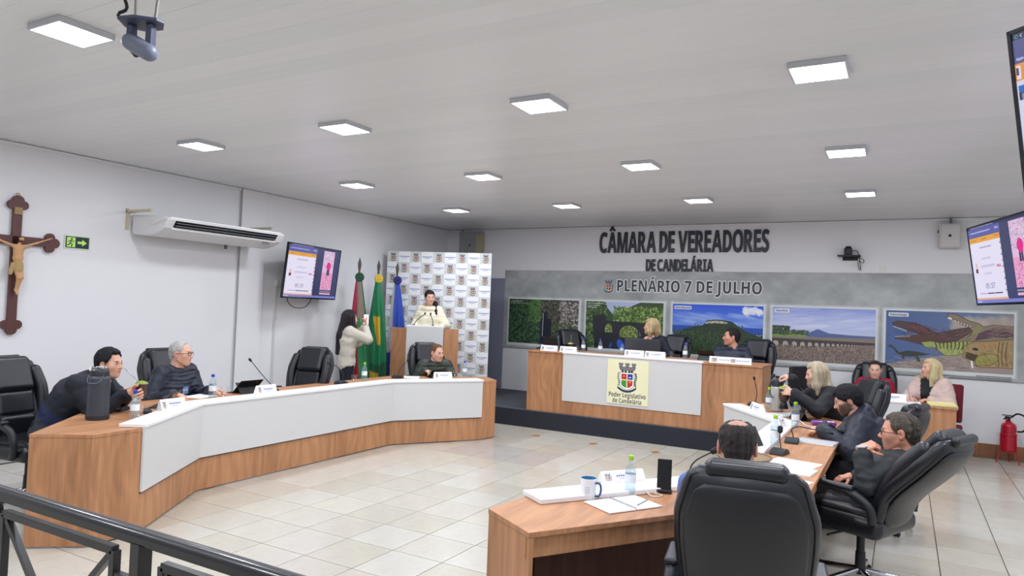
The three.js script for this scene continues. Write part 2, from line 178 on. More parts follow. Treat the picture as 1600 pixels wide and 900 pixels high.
    // heavy tusked animal on the right
    poly('#a88f62', [[440, 230], [500, 195], [560, 190], [704, 170], [704, 360], [600, 362], [530, 368], [480, 340], [440, 300]], '#3f3020'); poly('#b08c58', [[520, 200], [600, 190], [640, 200], [620, 230], [540, 230]]); poly('#9a9650', [[500, 300], [560, 270], [620, 275], [630, 310], [580, 350], [510, 355]], '#4a4226'); poly('#4a3a2c', [[446, 262], [520, 285], [500, 330], [455, 310]]); poly('#f4f0e8', [[478, 325], [492, 325], [496, 370], [488, 376]]); g.strokeStyle = '#5a4630'; g.lineWidth = 5; for (const x of [632, 650, 672]) { g.beginPath(); g.moveTo(x, 190); g.quadraticCurveTo(x - 14, 270, x, 350); g.stroke(); } g.fillStyle = '#2a1d18'; g.beginPath(); g.ellipse(505, 245, 16, 9, .2, 0, 7); g.fill();
    // small long-necked one
    poly('#3c4438', [[14, 250], [30, 240], [55, 262], [80, 295], [130, 278], [180, 282], [260, 298], [190, 312], [205, 350], [190, 352], [170, 318], [112, 318], [112, 345], [102, 345], [96, 315], [70, 305], [40, 262], [16, 258]]); { const st = (n, x0, x1, y0, y1, cols, len, ang, w) => { for (let i = 0; i < n; i++) { const x = mix(x0, x1, r()), y = mix(y0, y1, r()), l = len * (.5 + r()), q = ang + (r() - .5) * .7; g.strokeStyle = cols[Math.floor(r() * cols.length)]; g.lineWidth = w * (.5 + r()); g.beginPath(); g.moveTo(x, y); g.quadraticCurveTo(x + l * .5, y - l * .15, x + l * Math.cos(q), y + l * Math.sin(q)); g.stroke(); } };
      st(150, 505, 690, 200, 340, ['rgba(70,50,30,.3)', 'rgba(225,195,140,.3)', 'rgba(120,110,60,.3)', 'rgba(200,140,80,.25)'], 34, .9, 3); st(120, 90, 300, 95, 165, ['rgba(30,18,20,.4)', 'rgba(160,100,85,.3)', 'rgba(110,70,62,.35)'], 26, .5, 3); st(110, 300, 470, 120, 190, ['rgba(40,28,30,.35)', 'rgba(150,125,120,.3)'], 30, -.3, 3); st(120, 250, 470, 215, 280, ['rgba(70,80,30,.3)', 'rgba(215,220,140,.35)'], 20, 1.3, 3); st(120, 560, 700, 95, 165, ['rgba(60,45,50,.3)', 'rgba(190,165,140,.3)'], 40, -.1, 4); st(140, 0, 460, 310, 398, ['rgba(90,80,80,.3)', 'rgba(205,190,180,.3)'], 40, .05, 4); }
    tag(g, 14, 14, 'Paleontologia', 21, 118); },
];
function SCREEN() { return canvasTex(768, 438, (g, w, h) => { const r = rng(31); g.fillStyle = '#3c4068'; g.fillRect(0, 0, w, h); g.fillStyle = '#5c5fa8'; g.fillRect(0, 0, 410, 62); g.fillStyle = '#2b2e52'; g.fillRect(0, 0, w, 12); scribble(g, 40, 3, 300, 6, '#b9bdf0', r); scribble(g, 30, 30, 260, 8, '#d3d5ff', r); scribble(g, 350, 26, 40, 12, '#c8caf5', r);
  g.fillStyle = '#efe9ff'; g.fillRect(6, 62, 392, 352); g.fillStyle = '#f0a93a'; g.fillRect(6, 62, 392, 30); scribble(g, 30, 74, 60, 6, '#a9691c', r); scribble(g, 170, 74, 70, 6, '#a9691c', r); scribble(g, 330, 70, 60, 6, '#a9691c', r);
  scribble(g, 130, 118, 150, 9, '#9a98c0', r); scribble(g, 140, 180, 120, 12, '#c9c5e6', r); scribble(g, 120, 222, 170, 14, '#c0bce2', r); scribble(g, 150, 265, 100, 12, '#cdc9ea', r); g.fillStyle = '#d8336a'; g.font = 'bold 20px sans-serif'; scribble(g, 318, 228, 48, 16, '#e04a86', r);
  g.fillStyle = '#e7b9b4'; g.beginPath(); g.ellipse(58, 222, 11, 14, 0, 0, 7); g.fill(); g.fillStyle = '#4a2338'; g.fillRect(44, 240, 30, 24); g.fillStyle = '#c25a7a'; g.fillRect(66, 236, 8, 28);
  g.fillStyle = '#77739f'; g.font = 'bold 40px monospace'; g.textAlign = 'center'; g.fillText('05:57', 205, 355); g.fillStyle = '#25233a'; g.fillRect(160, 380, 90, 6); g.fillRect(256, 380, 90, 6); g.fillStyle = '#a5a0d5'; g.fillRect(60, 380, 90, 5); g.fillStyle = '#f3b183'; g.fillRect(6, 408, 400, 10); g.fillStyle = '#7f86d0'; g.fillRect(0, 418, w, 20); scribble(g, 10, 424, 60, 8, '#dfe6ff', r);
  for (let i = 0; i < 9; i++) { g.fillStyle = ['#4a4a78', '#e0b04a', '#2a2a48', '#c05a8a'][i % 4]; g.fillRect(386, 110 + i * 32, 9, 10); }
  const ph = (x, y, w, h) => { g.fillStyle = '#e7c6e6'; g.fillRect(x, y, w, h); for (let i = 0; i < 420; i++) { const v = r(); g.fillStyle = v < .3 ? '#8d8aa8' : v < .6 ? '#f4e4f4' : '#c99ac4'; const py = y + r() * h * .45; g.fillRect(x + r() * w * .95, py, 2 + r() * 8, 2 + r() * 5); } g.fillStyle = '#f2a4cf'; g.fillRect(x, y + h * .55, w, h * .45); for (let i = 0; i < 160; i++) { g.fillStyle = r() < .5 ? '#8d3d74' : '#f9d2e6'; g.fillRect(x + r() * w * .95, y + h * (.58 + r() * .4), 2 + r() * 7, 2 + r() * 6); }
    g.fillStyle = '#e81a8e'; g.beginPath(); g.ellipse(x + w * .55, y + h * .38, w * .2, h * .1, .2, 0, 7); g.fill(); g.fillRect(x + w * .42, y + h * .32, w * .28, h * .17); g.fillStyle = '#2c2a52'; g.fillRect(x + w * .42, y + h * .49, w * .12, h * .13); g.fillRect(x + w * .56, y + h * .49, w * .11, h * .13); };
  ph(512, 20, 170, 344); g.fillStyle = '#dcdcf4'; scribble(g, 512, 374, 168, 8, '#cfd2ee', r); g.fillStyle = '#f4b8da'; g.fillRect(512, 390, 168, 14);
}); }
function SCREEN2() { return canvasTex(2048, 1168, (g, w, h) => { const k = 2.667; g.scale(k, k); g.fillStyle = '#dcdcf4'; g.fillRect(0, 0, 768, 438); g.fillStyle = '#232743'; g.fillRect(0, 0, 768, 14); g.fillStyle = '#55588c'; g.fillRect(0, 14, 768, 47); g.strokeStyle = '#43c59a'; g.lineWidth = 1.4; g.beginPath(); g.arc(9, 8, 3, .6, 6.2); g.stroke(); g.fillStyle = '#dfe2ff'; g.font = 'bold 8px sans-serif'; g.fillText('C', 16, 11); g.fillText('→', 10, 32); g.font = 'bold 8px sans-serif'; g.fillText('Apps', 4, 55, 15);
  g.fillStyle = '#e89a45'; g.fillRect(0, 61, 768, 34); g.fillStyle = '#e9e6f6'; g.fillRect(2, 65, 9, 27); g.fillStyle = '#47507a'; g.fillRect(2, 69, 5, 15); g.fillStyle = '#2f6fc4'; g.fillRect(3, 105, 765, 14); g.fillStyle = '#2f3447'; g.fillRect(3, 119, 765, 15); g.fillStyle = '#8d93b8'; g.fillRect(8, 121, 6, 12); g.fillStyle = '#20233a'; g.font = 'bold 9px sans-serif'; g.fillText('M', 9, 169); g.fillStyle = '#3cc4a2'; g.fillRect(8, 188, 760, 16); }); }
function SIGN() { return canvasTex(256, 128, (g, w, h) => { g.fillStyle = '#12352b'; g.fillRect(0, 0, w, h); g.fillStyle = '#c6f07c'; g.fillRect(14, 10, 92, 108); g.fillStyle = '#12352b'; g.beginPath(); g.arc(66, 28, 10, 0, 7); g.fill(); g.lineWidth = 11; g.lineCap = 'round'; g.strokeStyle = '#12352b'; const L = (...p) => { g.beginPath(); p.forEach(([x, y], i) => i ? g.lineTo(x, y) : g.moveTo(x, y)); g.stroke(); }; L([62, 44], [50, 74]); L([50, 74], [72, 86], [66, 110]); L([50, 74], [38, 94], [20, 98]); g.lineWidth = 8; L([60, 46], [82, 56], [94, 48]); L([60, 46], [38, 50], [30, 66]); g.fillStyle = '#c6f07c'; g.beginPath(); g.moveTo(130, 50); g.lineTo(180, 50); g.lineTo(180, 26); g.lineTo(232, 64); g.lineTo(180, 102); g.lineTo(180, 78); g.lineTo(130, 78); g.closePath(); g.fill(); }); }
const plateTex = [1, 2].map(k => canvasTex(256, 84, (g, w, h) => { const r = rng(60 + k); g.fillStyle = '#f3f3f6'; g.fillRect(0, 0, w, h); crest(g, 30, 42, 52); if (k === 1) { scribble(g, 84, 30, 120, 16, '#5d61a0', r); scribble(g, 104, 54, 80, 9, '#9a9cc4', r); } else { scribble(g, 62, 32, 66, 14, '#6f73a8', r); crest(g, 146, 42, 46); scribble(g, 168, 32, 78, 14, '#6f73a8', r); } }));
const printTex = canvasTex(256, 362, (g, w, h) => { const r = rng(77); g.fillStyle = '#f4f4f2'; g.fillRect(0, 0, w, h); for (let i = 0; i < 22; i++) scribble(g, 22, 30 + i * 14, 130 + r() * 80, 6, '#a9abb0', r); });
// ---------------------------------------------------------------- room shell
{
  const { x0, x1, z0, z1, h } = ROOM, t = .2;
  // floor: base slab, glazed tiles proud of a recessed joint
  const floor = struct('floor', box(x1 - x0 + .4, .2, z1 - z0 + .4, (x0 + x1) / 2, -.112, (z0 + z1) / 2), MAT(0x6f685d, .85));
  const INSETS = [[-5.182, -8.612], [-4.346, -8.612], [-3.51, -8.612], [-2.674, -8.612], [-1.838, -8.612]];
  const px = .418, pz = .422, ox = -3.51, oz = -3.97, r = rng(11), gap = .0065;
  const tileMap = dataTex(256, 256, (u, v) => { const n = pnoise(u * 4, v * 4, 4, 4, 1) * .5 + pnoise(u * 12, v * 12, 12, 12, 2) * .3 + pnoise(u * 40, v * 40, 40, 40, 3) * .2; const k = 1 + n * .035; return [200 * k, 196 * k, 185 * k]; });
  const tints = [0xffffff, 0xfaf9f6, 0xf4f2ec, 0xfffefa, 0xf7f4f0].map(c => new THREE.MeshPhysicalMaterial({ map: tileMap, color: c, roughness: .27, clearcoat: .3, clearcoatRoughness: .12 }));
  const greyTile = new THREE.MeshPhysicalMaterial({ map: tileMap, color: 0xecebf0, roughness: .25, clearcoat: .3, clearcoatRoughness: .12 });
  const tg = box(px - gap, .012, pz - gap, 0, -.006, 0, .0015);
  const list = [];
  for (let i = -11; i <= 14; i++) for (let j = -18; j <= 15; j++) { const x = ox + (i + .5) * px, z = oz + (j + .5) * pz; if (x < x0 + .1 || x > x1 - .1 || z < z0 + .1 || z > z1 - .1) continue; list.push([x, z]); }
  camera.updateMatrixWorld(true); camera.updateProjectionMatrix();
  const seen = ([x, z]) => { const p = V(x, 0, z).applyMatrix4(camera.matrixWorldInverse); if (p.z > -.5) return 0; const q = V(x, 0, z).project(camera); if (Math.abs(q.x) > 1.05 || Math.abs(q.y) > 1.08) return 0; return 1 / p.z / p.z + ((x > -5.3 && x < -.6) || x > .2 ? .2 : 0); };
  list.sort((a, b) => seen(b) - seen(a));
  const rest = [];
  list.forEach(([x, z], k) => {
    const grey = x > -4.75 && x < -3.5 && z < -6.9 && z > -7.75, m = grey ? greyTile : tints[Math.floor(r() * 5)];
    if (k < 296) { const q = part(floor, 'tile', tg, m); q.position.set(x, 0, z); } else rest.push(tg.clone().translate(x, 0, z));
  });
  const st = part(floor, 'far_tiles', merge(rest), tints[1]); st.userData.kind = 'stuff';
  const dg = box(.1, .013, .1, 0, -.006, 0, .001).rotateY(Math.PI / 4), dm = MAT(0x9a6226, .55);
  for (const [x, z] of INSETS) { const q = part(floor, 'diamond_inset', dg, dm); q.position.set(x, .0015, z); }

  // walls with thickness
  struct('wall_left', box(t, h + .2, z1 - z0 + .4, x0 - t / 2, h / 2, (z0 + z1) / 2), M.wall);
  struct('wall_back', box(x1 - x0 + .4, h + .2, t, (x0 + x1) / 2, h / 2, z0 - t / 2), M.wall);
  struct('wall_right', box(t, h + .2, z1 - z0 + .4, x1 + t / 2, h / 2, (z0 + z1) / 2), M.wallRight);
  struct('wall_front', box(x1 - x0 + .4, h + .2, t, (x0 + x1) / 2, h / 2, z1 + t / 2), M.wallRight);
  // boxed column and joint cover on the left wall, grey lower wall beside the backdrop
  struct('trim_1', box(.03, h, .42, x0 + .013, h / 2, -6.58, .004), M.wall);
  struct('trim_2', box(.012, h, .014, x0 + .03, h / 2, -6.365), MAT(0x9b9ca0, .7));
  struct('trim_3', box(1.31, 2.0, .02, -7.085, 1.27, z0 + .008), M.dado);
  struct('trim_4', box(.05, h, .05, -7.4, h / 2, z0 + .025, .008), MAT(0x8e8f93, .6));
  struct('baseboard_left', box(.016, .08, z1 - z0, x0 + .008, .04, (z0 + z1) / 2, .003), M.white);
  const bb = struct('baseboard_back', box(x1 + 1.0, .18, .016, (x1 - 1.0) / 2, .09, z0 + .008, .003), boardMat());
  struct('trim_5', box(x1 - x0, .035, .03, (x0 + x1) / 2, h - .02, z0 + .014, .006), M.wall);
  struct('trim_6', box(.025, .03, z1 - z0, x0 + .012, h - .016, (z0 + z1) / 2, .006), M.wall);
  function boardMat() { const m = M.wood.clone(); m.color = lin(0xd8cfc8); return m; }
  boxUV(bb.geometry);
  // ceiling: planks of grooved plastic lining running across the room
  const ceil = struct('ceiling', box(x1 - x0 + .4, .2, z1 - z0 + .4, (x0 + x1) / 2, h + .118, (z0 + z1) / 2), M.ceilingBack);
  const pw = .2, pl = x1 - x0, cr = rng(5), cm = [0xe1e1e2, 0xdedfe0, 0xe3e3e4].map(c => MAT(c, .36));
  const half = new THREE.Shape(); const hw = pw / 2 - .0003;
  half.moveTo(-hw, 0); half.lineTo(-hw, -.0062); half.lineTo(-hw + .0025, -.008); half.lineTo(-.002, -.008); half.lineTo(0, -.0068); half.lineTo(.002, -.008); half.lineTo(hw - .0025, -.008); half.lineTo(hw, -.0062); half.lineTo(hw, 0); half.closePath();
  const pg = new THREE.ExtrudeGeometry(half, { depth: pl, bevelEnabled: false }).rotateY(Math.PI / 2).translate(-pl / 2 + (x0 + x1) / 2, h + .012, 0);
  for (let z = z0 + pw / 2; z < z1; z += pw) { const q = part(ceil, 'plank', pg, cm[Math.floor(cr() * 3)]); q.position.z = z; }
  // platform along the back wall, dark carpet edge
  const pf = struct('floor_platform', box(6.3, .25, 2.1, -4.6, .125, -10.2, .006), M.carpet);
  part(pf, 'side_extension', slab([[-6.97, -9.16], [-6.97, -8.36], [-6.78, -8.28], [-5.74, -9.0], [-5.74, -9.16]], 0, .25, .004), M.carpet); part(pf, 'front_edge', box(6.3, .24, .012, -4.6, .12, -9.145), M.carpetDark);
}
// ---------------------------------------------------------------- ceiling lamps
{
  const frame = merge([box(.31, .035, .012, 0, -.0175, .149, .003), box(.31, .035, .012, 0, -.0175, -.149, .003), box(.012, .035, .286, .149, -.0175, 0, .003), box(.012, .035, .286, -.149, -.0175, 0, .003), box(.3, .004, .3, 0, -.002, 0)]);
  const panel = box(.286, .006, .286, 0, -.031, 0), fm = MAT(0xc4c6cb, .4), gm = MAT(0xffffff, .5, 0, { emissive: LAMP_COLOR, emissiveIntensity: LAMP_GLOW });
  const where = { '-8.77': 'farthest row', '-6.57': 'second row from the back wall', '-4.37': 'third row from the back wall', '-2.17': 'row nearest the railing', '0.03': 'row over the public' };
  const cols = { '-5.91': 'nearest the left wall', '-4.09': 'second from the left wall', '-2.28': 'third from the left wall', '-0.46': 'fourth from the left wall', '1.36': 'nearest the right wall' };
  for (const x of Object.keys(cols)) for (const z of Object.keys(where)) {
    const l = thing('ceiling_lamp', `square white ceiling lamp, ${where[z]}, ${cols[x]}`, 'ceiling lamp', [+x, ROOM.h + .004, +z], 0, 'square ceiling lamps');
    part(l, 'frame', frame, fm); part(l, 'diffuser', panel, gm);
    const a = new THREE.RectAreaLight(LAMP_COLOR, LAMP_POWER, .27, .27); a.position.set(0, -.04, 0); a.rotation.x = -Math.PI / 2; l.add(a);
  }
}
// ---------------------------------------------------------------- council desks
function desk(name, label, P) { // P: front polyline C D E F, near end B A, far end G H, rear line; all [x, z]
  const t = thing(name, label, 'desk');
  const { A, B, C, D, E, F, G, H, rear, s } = P; // s = +1: court lies to the right when walking C to F
  const top = slab([A, B, C, D, E, F, G, H, ...rear], .735, .76, .003);
  part(t, 'tabletop', boxUV(top, 1, false), M.wood);
  const board = (name, a, b, y0, y1, th, out, m, uv = true) => { const g = s > 0 ? wallPanel(a, b, y0, y1, th, out) : wallPanel(b, a, y0, y1, th, out); part(t, name, uv ? boxUV(g) : g, m); };
  for (const [a, b] of [[A, B], [B, C], [C, D], [D, E], [E, F], [F, G], [G, H]]) board('wood_panel', a, b, .012, .735, .02, -.004, M.wood);
  for (const [a, b] of [[C, D], [D, E], [E, F]]) { board('white_panel', a, b, .3, .762, .016, .016, M.white, false); board('panel_shadow_gap', a, b, .292, .3, .014, .012, M.seam, false); }
  // white ledge along the court side
  const off = (pts, d) => pts.map((p, i) => { const a = pts[Math.max(0, i - 1)], b = pts[Math.min(pts.length - 1, i + 1)]; const n = (u, v) => { const x = v[0] - u[0], z = v[1] - u[1], L = Math.hypot(x, z); return [z / L * s, -x / L * s]; };
    const n1 = i ? n(a, p) : n(p, b), n2 = i < pts.length - 1 ? n(p, b) : n(a, p), q = [n1[0] + n2[0], n1[1] + n2[1]], k = 2 / (q[0] * q[0] + q[1] * q[1]); return [p[0] + q[0] * k * d, p[1] + q[1] * k * d]; });
  const front = [C, D, E, F], o = off(front, .03), i = off(front, -.165);
  part(t, 'white_ledge', slab([...o, ...i.reverse()], .7615, .786, .003), M.whiteEdge);
  // recessed modesty board, apron and legs on the members' side
  const rr = P.back; for (let k = 0; k < rr.length - 1; k++) { const g = s > 0 ? wallPanel(rr[k + 1], rr[k], .64, .735, .018, .045) : wallPanel(rr[k], rr[k + 1], .64, .735, .018, .045); part(t, 'apron', boxUV(g), M.wood); }
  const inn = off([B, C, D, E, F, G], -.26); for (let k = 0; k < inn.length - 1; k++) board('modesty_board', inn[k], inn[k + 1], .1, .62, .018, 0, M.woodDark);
  return t;
}
const rL = [[-5.5, -8.0], [-5.98, -7.42], [-5.98, -3.56], [-5.5, -3.04]];
desk('council_desk', 'long angled wood council desk with white front panels, along the left wall side', { s: -1, A: [-5.08, -2.57], B: [-4.77, -2.81], C: [-4.77, -3.17], D: [-5.41, -4.13], E: [-5.43, -6.83], F: [-4.76, -7.83], G: [-4.72, -8.12], H: [-5.05, -8.42], rear: rL, back: [[-5.05, -8.42], ...rL, [-5.08, -2.57]] });
const rR = [[-.92, -7.96], [-.44, -7.4], [-.44, -4.16], [-.92, -3.43]];
desk('council_desk', 'long angled wood council desk with white ledge in the right foreground, open underneath', { s: 1, A: [-1.39, -2.72], B: [-1.72, -2.93], C: [-1.68, -3.23], D: [-1.01, -4.2], E: [-1.0, -6.87], F: [-1.67, -7.82], G: [-1.7, -8.1], H: [-1.38, -8.4], rear: rR, back: [[-1.38, -8.4], ...rR, [-1.39, -2.72]] });
// central table on the platform
{
  const t = thing('presiding_table', 'long wood presiding table on the dark platform with white central front panel', 'desk', [-3.17, .25, -9.19]);
  const L = 3.29, y = .87;
  part(t, 'front_panel', boxUV(box(L, y - .02, .02, 0, y / 2 - .01, 0, .002)), M.wood);
  part(t, 'end_panel', boxUV(box(.02, y - .02, .62, -L / 2 + .01, y / 2 - .01, -.32, .002)), M.wood); part(t, 'end_panel', boxUV(box(.02, y - .02, .62, L / 2 - .01, y / 2 - .01, -.32, .002)), M.wood);
  part(t, 'tabletop', boxUV(box(L + .02, .025, .68, 0, y - .008, -.31, .003), 1, true), M.wood);
  part(t, 'white_panel', box(1.97, .67, .018, -.085, .522, .02, .002), M.white);
  part(t, 'white_ledge', box(2.0, .022, .2, -.085, .868, -.065, .003), M.whiteEdge);
  // cream plaque with the coat of arms
  const p = thing('plaque', 'cream square plaque with coat of arms on the front of the presiding table', 'plaque', [-3.265, .25 + .525, -9.161]);
  part(p, 'board', box(.585, .595, .012, 0, 0, .006, .002), MAT(0xf1ecc2, .5));
  part(p, 'printed_face', new THREE.PlaneGeometry(.58, .59).translate(0, 0, .0125), MAT(0xffffff, .5, 0, { map: PLAQUE() }));
}
// small desk at the right
{
  const t = thing('side_desk', 'small wood desk with white left front near the right end of the back wall', 'desk', [.15, 0, -9.72]);
  part(t, 'tabletop', boxUV(box(.82, .025, .56, 0, .748, -.26, .003), 1, true), M.wood);
  part(t, 'front_panel', boxUV(box(.8, .72, .02, 0, .375, -.005, .002)), M.wood);
  part(t, 'end_panel', boxUV(box(.02, .72, .5, .39, .375, -.26, .002)), M.wood); part(t, 'end_panel', boxUV(box(.02, .72, .5, -.39, .375, -.26, .002)), M.wood);
  part(t, 'white_panel', box(.44, .45, .018, -.19, .53, .014, .002), M.white); part(t, 'white_ledge', box(.46, .022, .2, -.19, .772, -.075, .003), M.whiteEdge);
}
// lectern
{
  const t = thing('lectern', 'tall wood lectern with white front panel and angled wood wings, on the platform', 'lectern', [-6.38, .25, -8.75], .6);
  const H = 1.14;
  part(t, 'white_panel', box(.56, H, .02, 0, H / 2, .02, .003), M.white);
  part(t, 'top_board', box(.58, .022, .4, 0, H + .008, -.17, .004), M.whiteEdge);
  for (const s of [-1, 1]) { const g = box(.25, H - .025, .02, s * .125, (H - .025) / 2, 0, .002); g.rotateY(s * .4).translate(s * .28, 0, 0); part(t, 'wing_panel', boxUV(g), M.wood); }
  part(t, 'shelf', boxUV(box(.52, .02, .34, 0, .8, -.17)), M.wood); for (const s of [-1, 1]) part(t, 'side_panel', boxUV(box(.02, H - .06, .36, s * .27, H / 2 - .03, -.18)), M.wood);
}
// ---------------------------------------------------------------- chairs
function backRings(tf, inset = 0, shift = 0, v0 = 0, v1 = 1, seg = 22) { // cross sections of the executive chair's back
  const prof = v => { const y = .42 + .72 * v, z = -.2 - .04 * v - .13 * v * v + .03 * Math.sin(v * Math.PI * 2); return [y, z]; };
  const rings = []; const N = 36;
  for (let k = 0; k <= seg; k++) {
    const u = k / seg, v = v0 + (v1 - v0) * u, e = Math.pow(Math.max(0, 1 - Math.pow(Math.abs(2 * u - 1), 7)), 1 / 2.6);
    const [y, z] = prof(v), [y2, z2] = prof(v + .01), dy = y2 - y, dz = z2 - z, L = Math.hypot(dy, dz), ny = -dz / L, nz = dy / L; // forward normal
    const w = (.215 + .065 * Math.sin(Math.min(1, v * 1.25) * Math.PI * .62) - .05 * Math.max(0, v - .75) / .25 - inset) * (.80 + .2 * e), t = tf(v, u) * (.25 + .75 * e) + .002;
    const ring = []; for (let j = 0; j < N; j++) { const a = j / N * Math.PI * 2, c = Math.cos(a), s = Math.sin(a), p = 2 / 3.2; const X = Math.sign(c) * Math.pow(Math.abs(c), p) * w, n = Math.sign(s) * Math.pow(Math.abs(s), p) * t + shift + .05 * Math.pow(Math.abs(X) / .28, 2); ring.push(V(X, y + ny * n, z + nz * n)); }
    rings.push(ring);
  }
  return rings;
}
function pad(w, h, d, r) { const g = new RoundedBoxGeometry(w, h, d, 5, r); const p = g.attributes.position; for (let i = 0; i < p.count; i++) { const x = p.getX(i) / (w / 2), y = p.getY(i) / (h / 2); const puff = (1 - x * x) * (1 - y * y); p.setZ(i, p.getZ(i) * (1 + .25 * puff)); } g.computeVertexNormals(); return g; }
function makeExecChair(label) {
  const t = thing('office_chair', label, 'chair');
  const L = M.leather;
  const shell = part(t, 'backrest', loft(backRings(v => .05)), L);
  part(shell, 'rear_panel', loft(backRings(v => .012, .045, -.048, .07, .93)), L);
  const pip = []; { const R = backRings(v => .052); for (let k = 2; k < R.length - 1; k++) pip.push(R[k][27 - 6]); const far = []; for (let k = 2; k < R.length - 1; k++) far.push(R[k][27 + 6]); pip.push(...far.reverse()); }
  part(shell, 'piping', new THREE.TubeGeometry(new THREE.CatmullRomCurve3(pip, true), 120, .004, 6, true), M.seam);
  // front padding: lumbar and middle pads, side bolsters and a headrest that folds over the top edge
  const back = (y, z, g, tilt) => g.rotateX(-tilt).translate(0, y, z);
  part(t, 'lumbar_pad', back(.6, -.165, pad(.3, .2, .08, .035), .1), L); part(t, 'middle_pad', back(.79, -.2, pad(.31, .2, .075, .033), .22), L);
  part(t, 'headrest', back(1.02, -.262, pad(.33, .3, .1, .045), .36), L);
  part(t, 'headrest_flap', (() => { const g = pad(.3, .06, .05, .022), p = g.attributes.position; for (let i = 0; i < p.count; i++) p.setZ(i, p.getZ(i) + .004 * noise3(p.getX(i) * 30, p.getY(i) * 50, 3)); g.computeVertexNormals(); return g.rotateX(-.2).translate(0, 1.14, -.375); })(), L);
  for (const s of [-1, 1]) part(t, 'side_bolster', merge([tube([[s * .19, .5, -.16], [s * .215, .7, -.165], [s * .225, .9, -.205], [s * .205, 1.04, -.265]], .05, 24, 14), new THREE.SphereGeometry(.05, 14, 10).translate(s * .205, 1.04, -.265), new THREE.SphereGeometry(.05, 14, 10).translate(s * .19, .5, -.16)]), L);
  part(t, 'seat', new RoundedBoxGeometry(.53, .13, .54, 5, .055).translate(0, .455, .03), L);
  part(t, 'seat_cushion', (() => { const g = new RoundedBoxGeometry(.45, .08, .47, 6, .036), p = g.attributes.position; for (let i = 0; i < p.count; i++) { const x = p.getX(i) / .225, z = p.getZ(i) / .235; p.setY(i, p.getY(i) + (p.getY(i) > 0 ? .02 * (1 - x * x) * (1 - z * z) : 0)); } g.computeVertexNormals(); return g.translate(0, .51, .05); })(), L);
  const arm = pts => { const g = tube(pts, .026, 40, 10); return g; };
  for (const s of [-1, 1]) {
    const a = part(t, 'armrest', arm([[s * .265, .43, .17], [s * .3, .5, .235], [s * .305, .62, .21], [s * .305, .675, .09], [s * .305, .67, -.06], [s * .3, .6, -.19], [s * .275, .5, -.2]]), M.plastic);
    part(a, 'arm_pad', new RoundedBoxGeometry(.062, .03, .24, 4, .014).rotateX(-.02).translate(s * .305, .695, .02), L);
  }
  part(t, 'mechanism', merge([box(.2, .05, .26, 0, .375, 0, .012), rod([.1, .37, .05], [.27, .36, .08], .008)]), M.plastic);
  part(t, 'gas_column', merge([cyl(.025, .025, .24, 0, .26, 0), cyl(.034, .03, .14, 0, .16, 0)]), M.plastic);
  for (let k = 0; k < 5; k++) {
    const a = k / 5 * Math.PI * 2 + .3, c = Math.cos(a), s = Math.sin(a);
    const leg = part(t, 'leg', rod([c * .03, .115, s * .03], [c * .3, .075, s * .3], .019, 10), M.chrome);
    const w = new THREE.CylinderGeometry(.028, .028, .018, 18).rotateZ(Math.PI / 2);
    part(leg, 'caster', merge([w.clone().translate(.014, 0, 0), w.clone().translate(-.014, 0, 0), box(.05, .028, .05, 0, .024, 0, .01), cyl(.008, .008, .04, 0, .05, 0)]).rotateY(-a + .6).translate(c * .3, .0285, s * .3), M.rubber);
  }
  return t;
}
const chairA = makeExecChair('empty black leather office chair nearest the railing, beside the left desk');
chairA.position.set(-6.15, 0, -3.12); chairA.rotation.y = 1.75;
const CH = (label, pos, ry) => copy(chairA, label, pos, ry);
CH('black leather office chair behind the grey-haired man in the quilted vest', [-6.4, 0, -4.62], 1.5);
CH('empty black leather office chair turned away from the left desk, beside the television', [-6.1, 0, -5.95], .25);
CH('black leather office chair behind the man in the olive quilted jacket', [-5.94, 0, -8.32], .9);
CH('empty black leather office chair at the left end of the presiding table', [-4.55, .25, -10.3], .8);
CH('black leather office chair of the blonde woman at the presiding table', [-3.12, .25, -10.34], -.3);
CH('black leather office chair of the man in the navy jacket at the presiding table', [-1.88, .25, -10.25], -.2);
CH('black leather office chair of the woman in the red jumper by the back wall', [-.33, 0, -10.62], .05);
CH('dark office chair of the woman in black, its back towards the red jumper', [-.53, 0, -8.17], -.95).scale.set(1, .96, 1);
CH('office chair with shiny leather back behind the bearded man', [-.2, 0, -6.78], -1.85).scale.set(.95, .91, .95);
CH('large black leather chair turned sideways under the man with glasses', [-.22, 0, -5.17], -1.98);
CH('large black leather chair seen from behind in the foreground, under the balding man', [-.55, 0, -3.02], Math.PI + .17).scale.set(.94, 1.02, .96);
function recline(c, a) { const y = .45, z = -.2, cs = Math.cos(a), sn = Math.sin(a); for (const m of c.children) if (/backrest|_pad|headrest|bolster/.test(m.name)) { m.rotation.x = -a; m.position.set(0, y - (y * cs + z * sn), z - (-y * sn + z * cs)); } }
recline(scene.children.find(o => (o.userData.label || '').includes('turned sideways under the man')), .33);
// black visitor chair with a bent tube arm
{
  const t = thing('visitor_chair', 'plain black visitor chair with bent tube armrest beyond the woman in black', 'chair', [-1.02, 0, -10.15], 1.0);
  part(t, 'backrest', pad(.4, .36, .05, .022).translate(0, .91, -.24), M.plastic); part(t, 'seat', new RoundedBoxGeometry(.46, .07, .44, 4, .03).translate(0, .45, .02), M.plastic);
  for (const s of [-1, 1]) { part(t, 'armrest', tube([[s * .2, .98, -.27], [s * .25, .97, -.22], [s * .27, .9, -.1], [s * .27, .78, .05], [s * .27, .66, .16], [s * .25, .44, .2]], .012, 30, 8), M.black); part(t, 'back_support', rod([s * .16, .45, -.19], [s * .16, .8, -.25], .011), M.black); for (const z of [-.18, .2]) part(t, 'leg', rod([s * .22, .44, z], [s * .25, .008, z * 1.15], .012), M.black); }
}
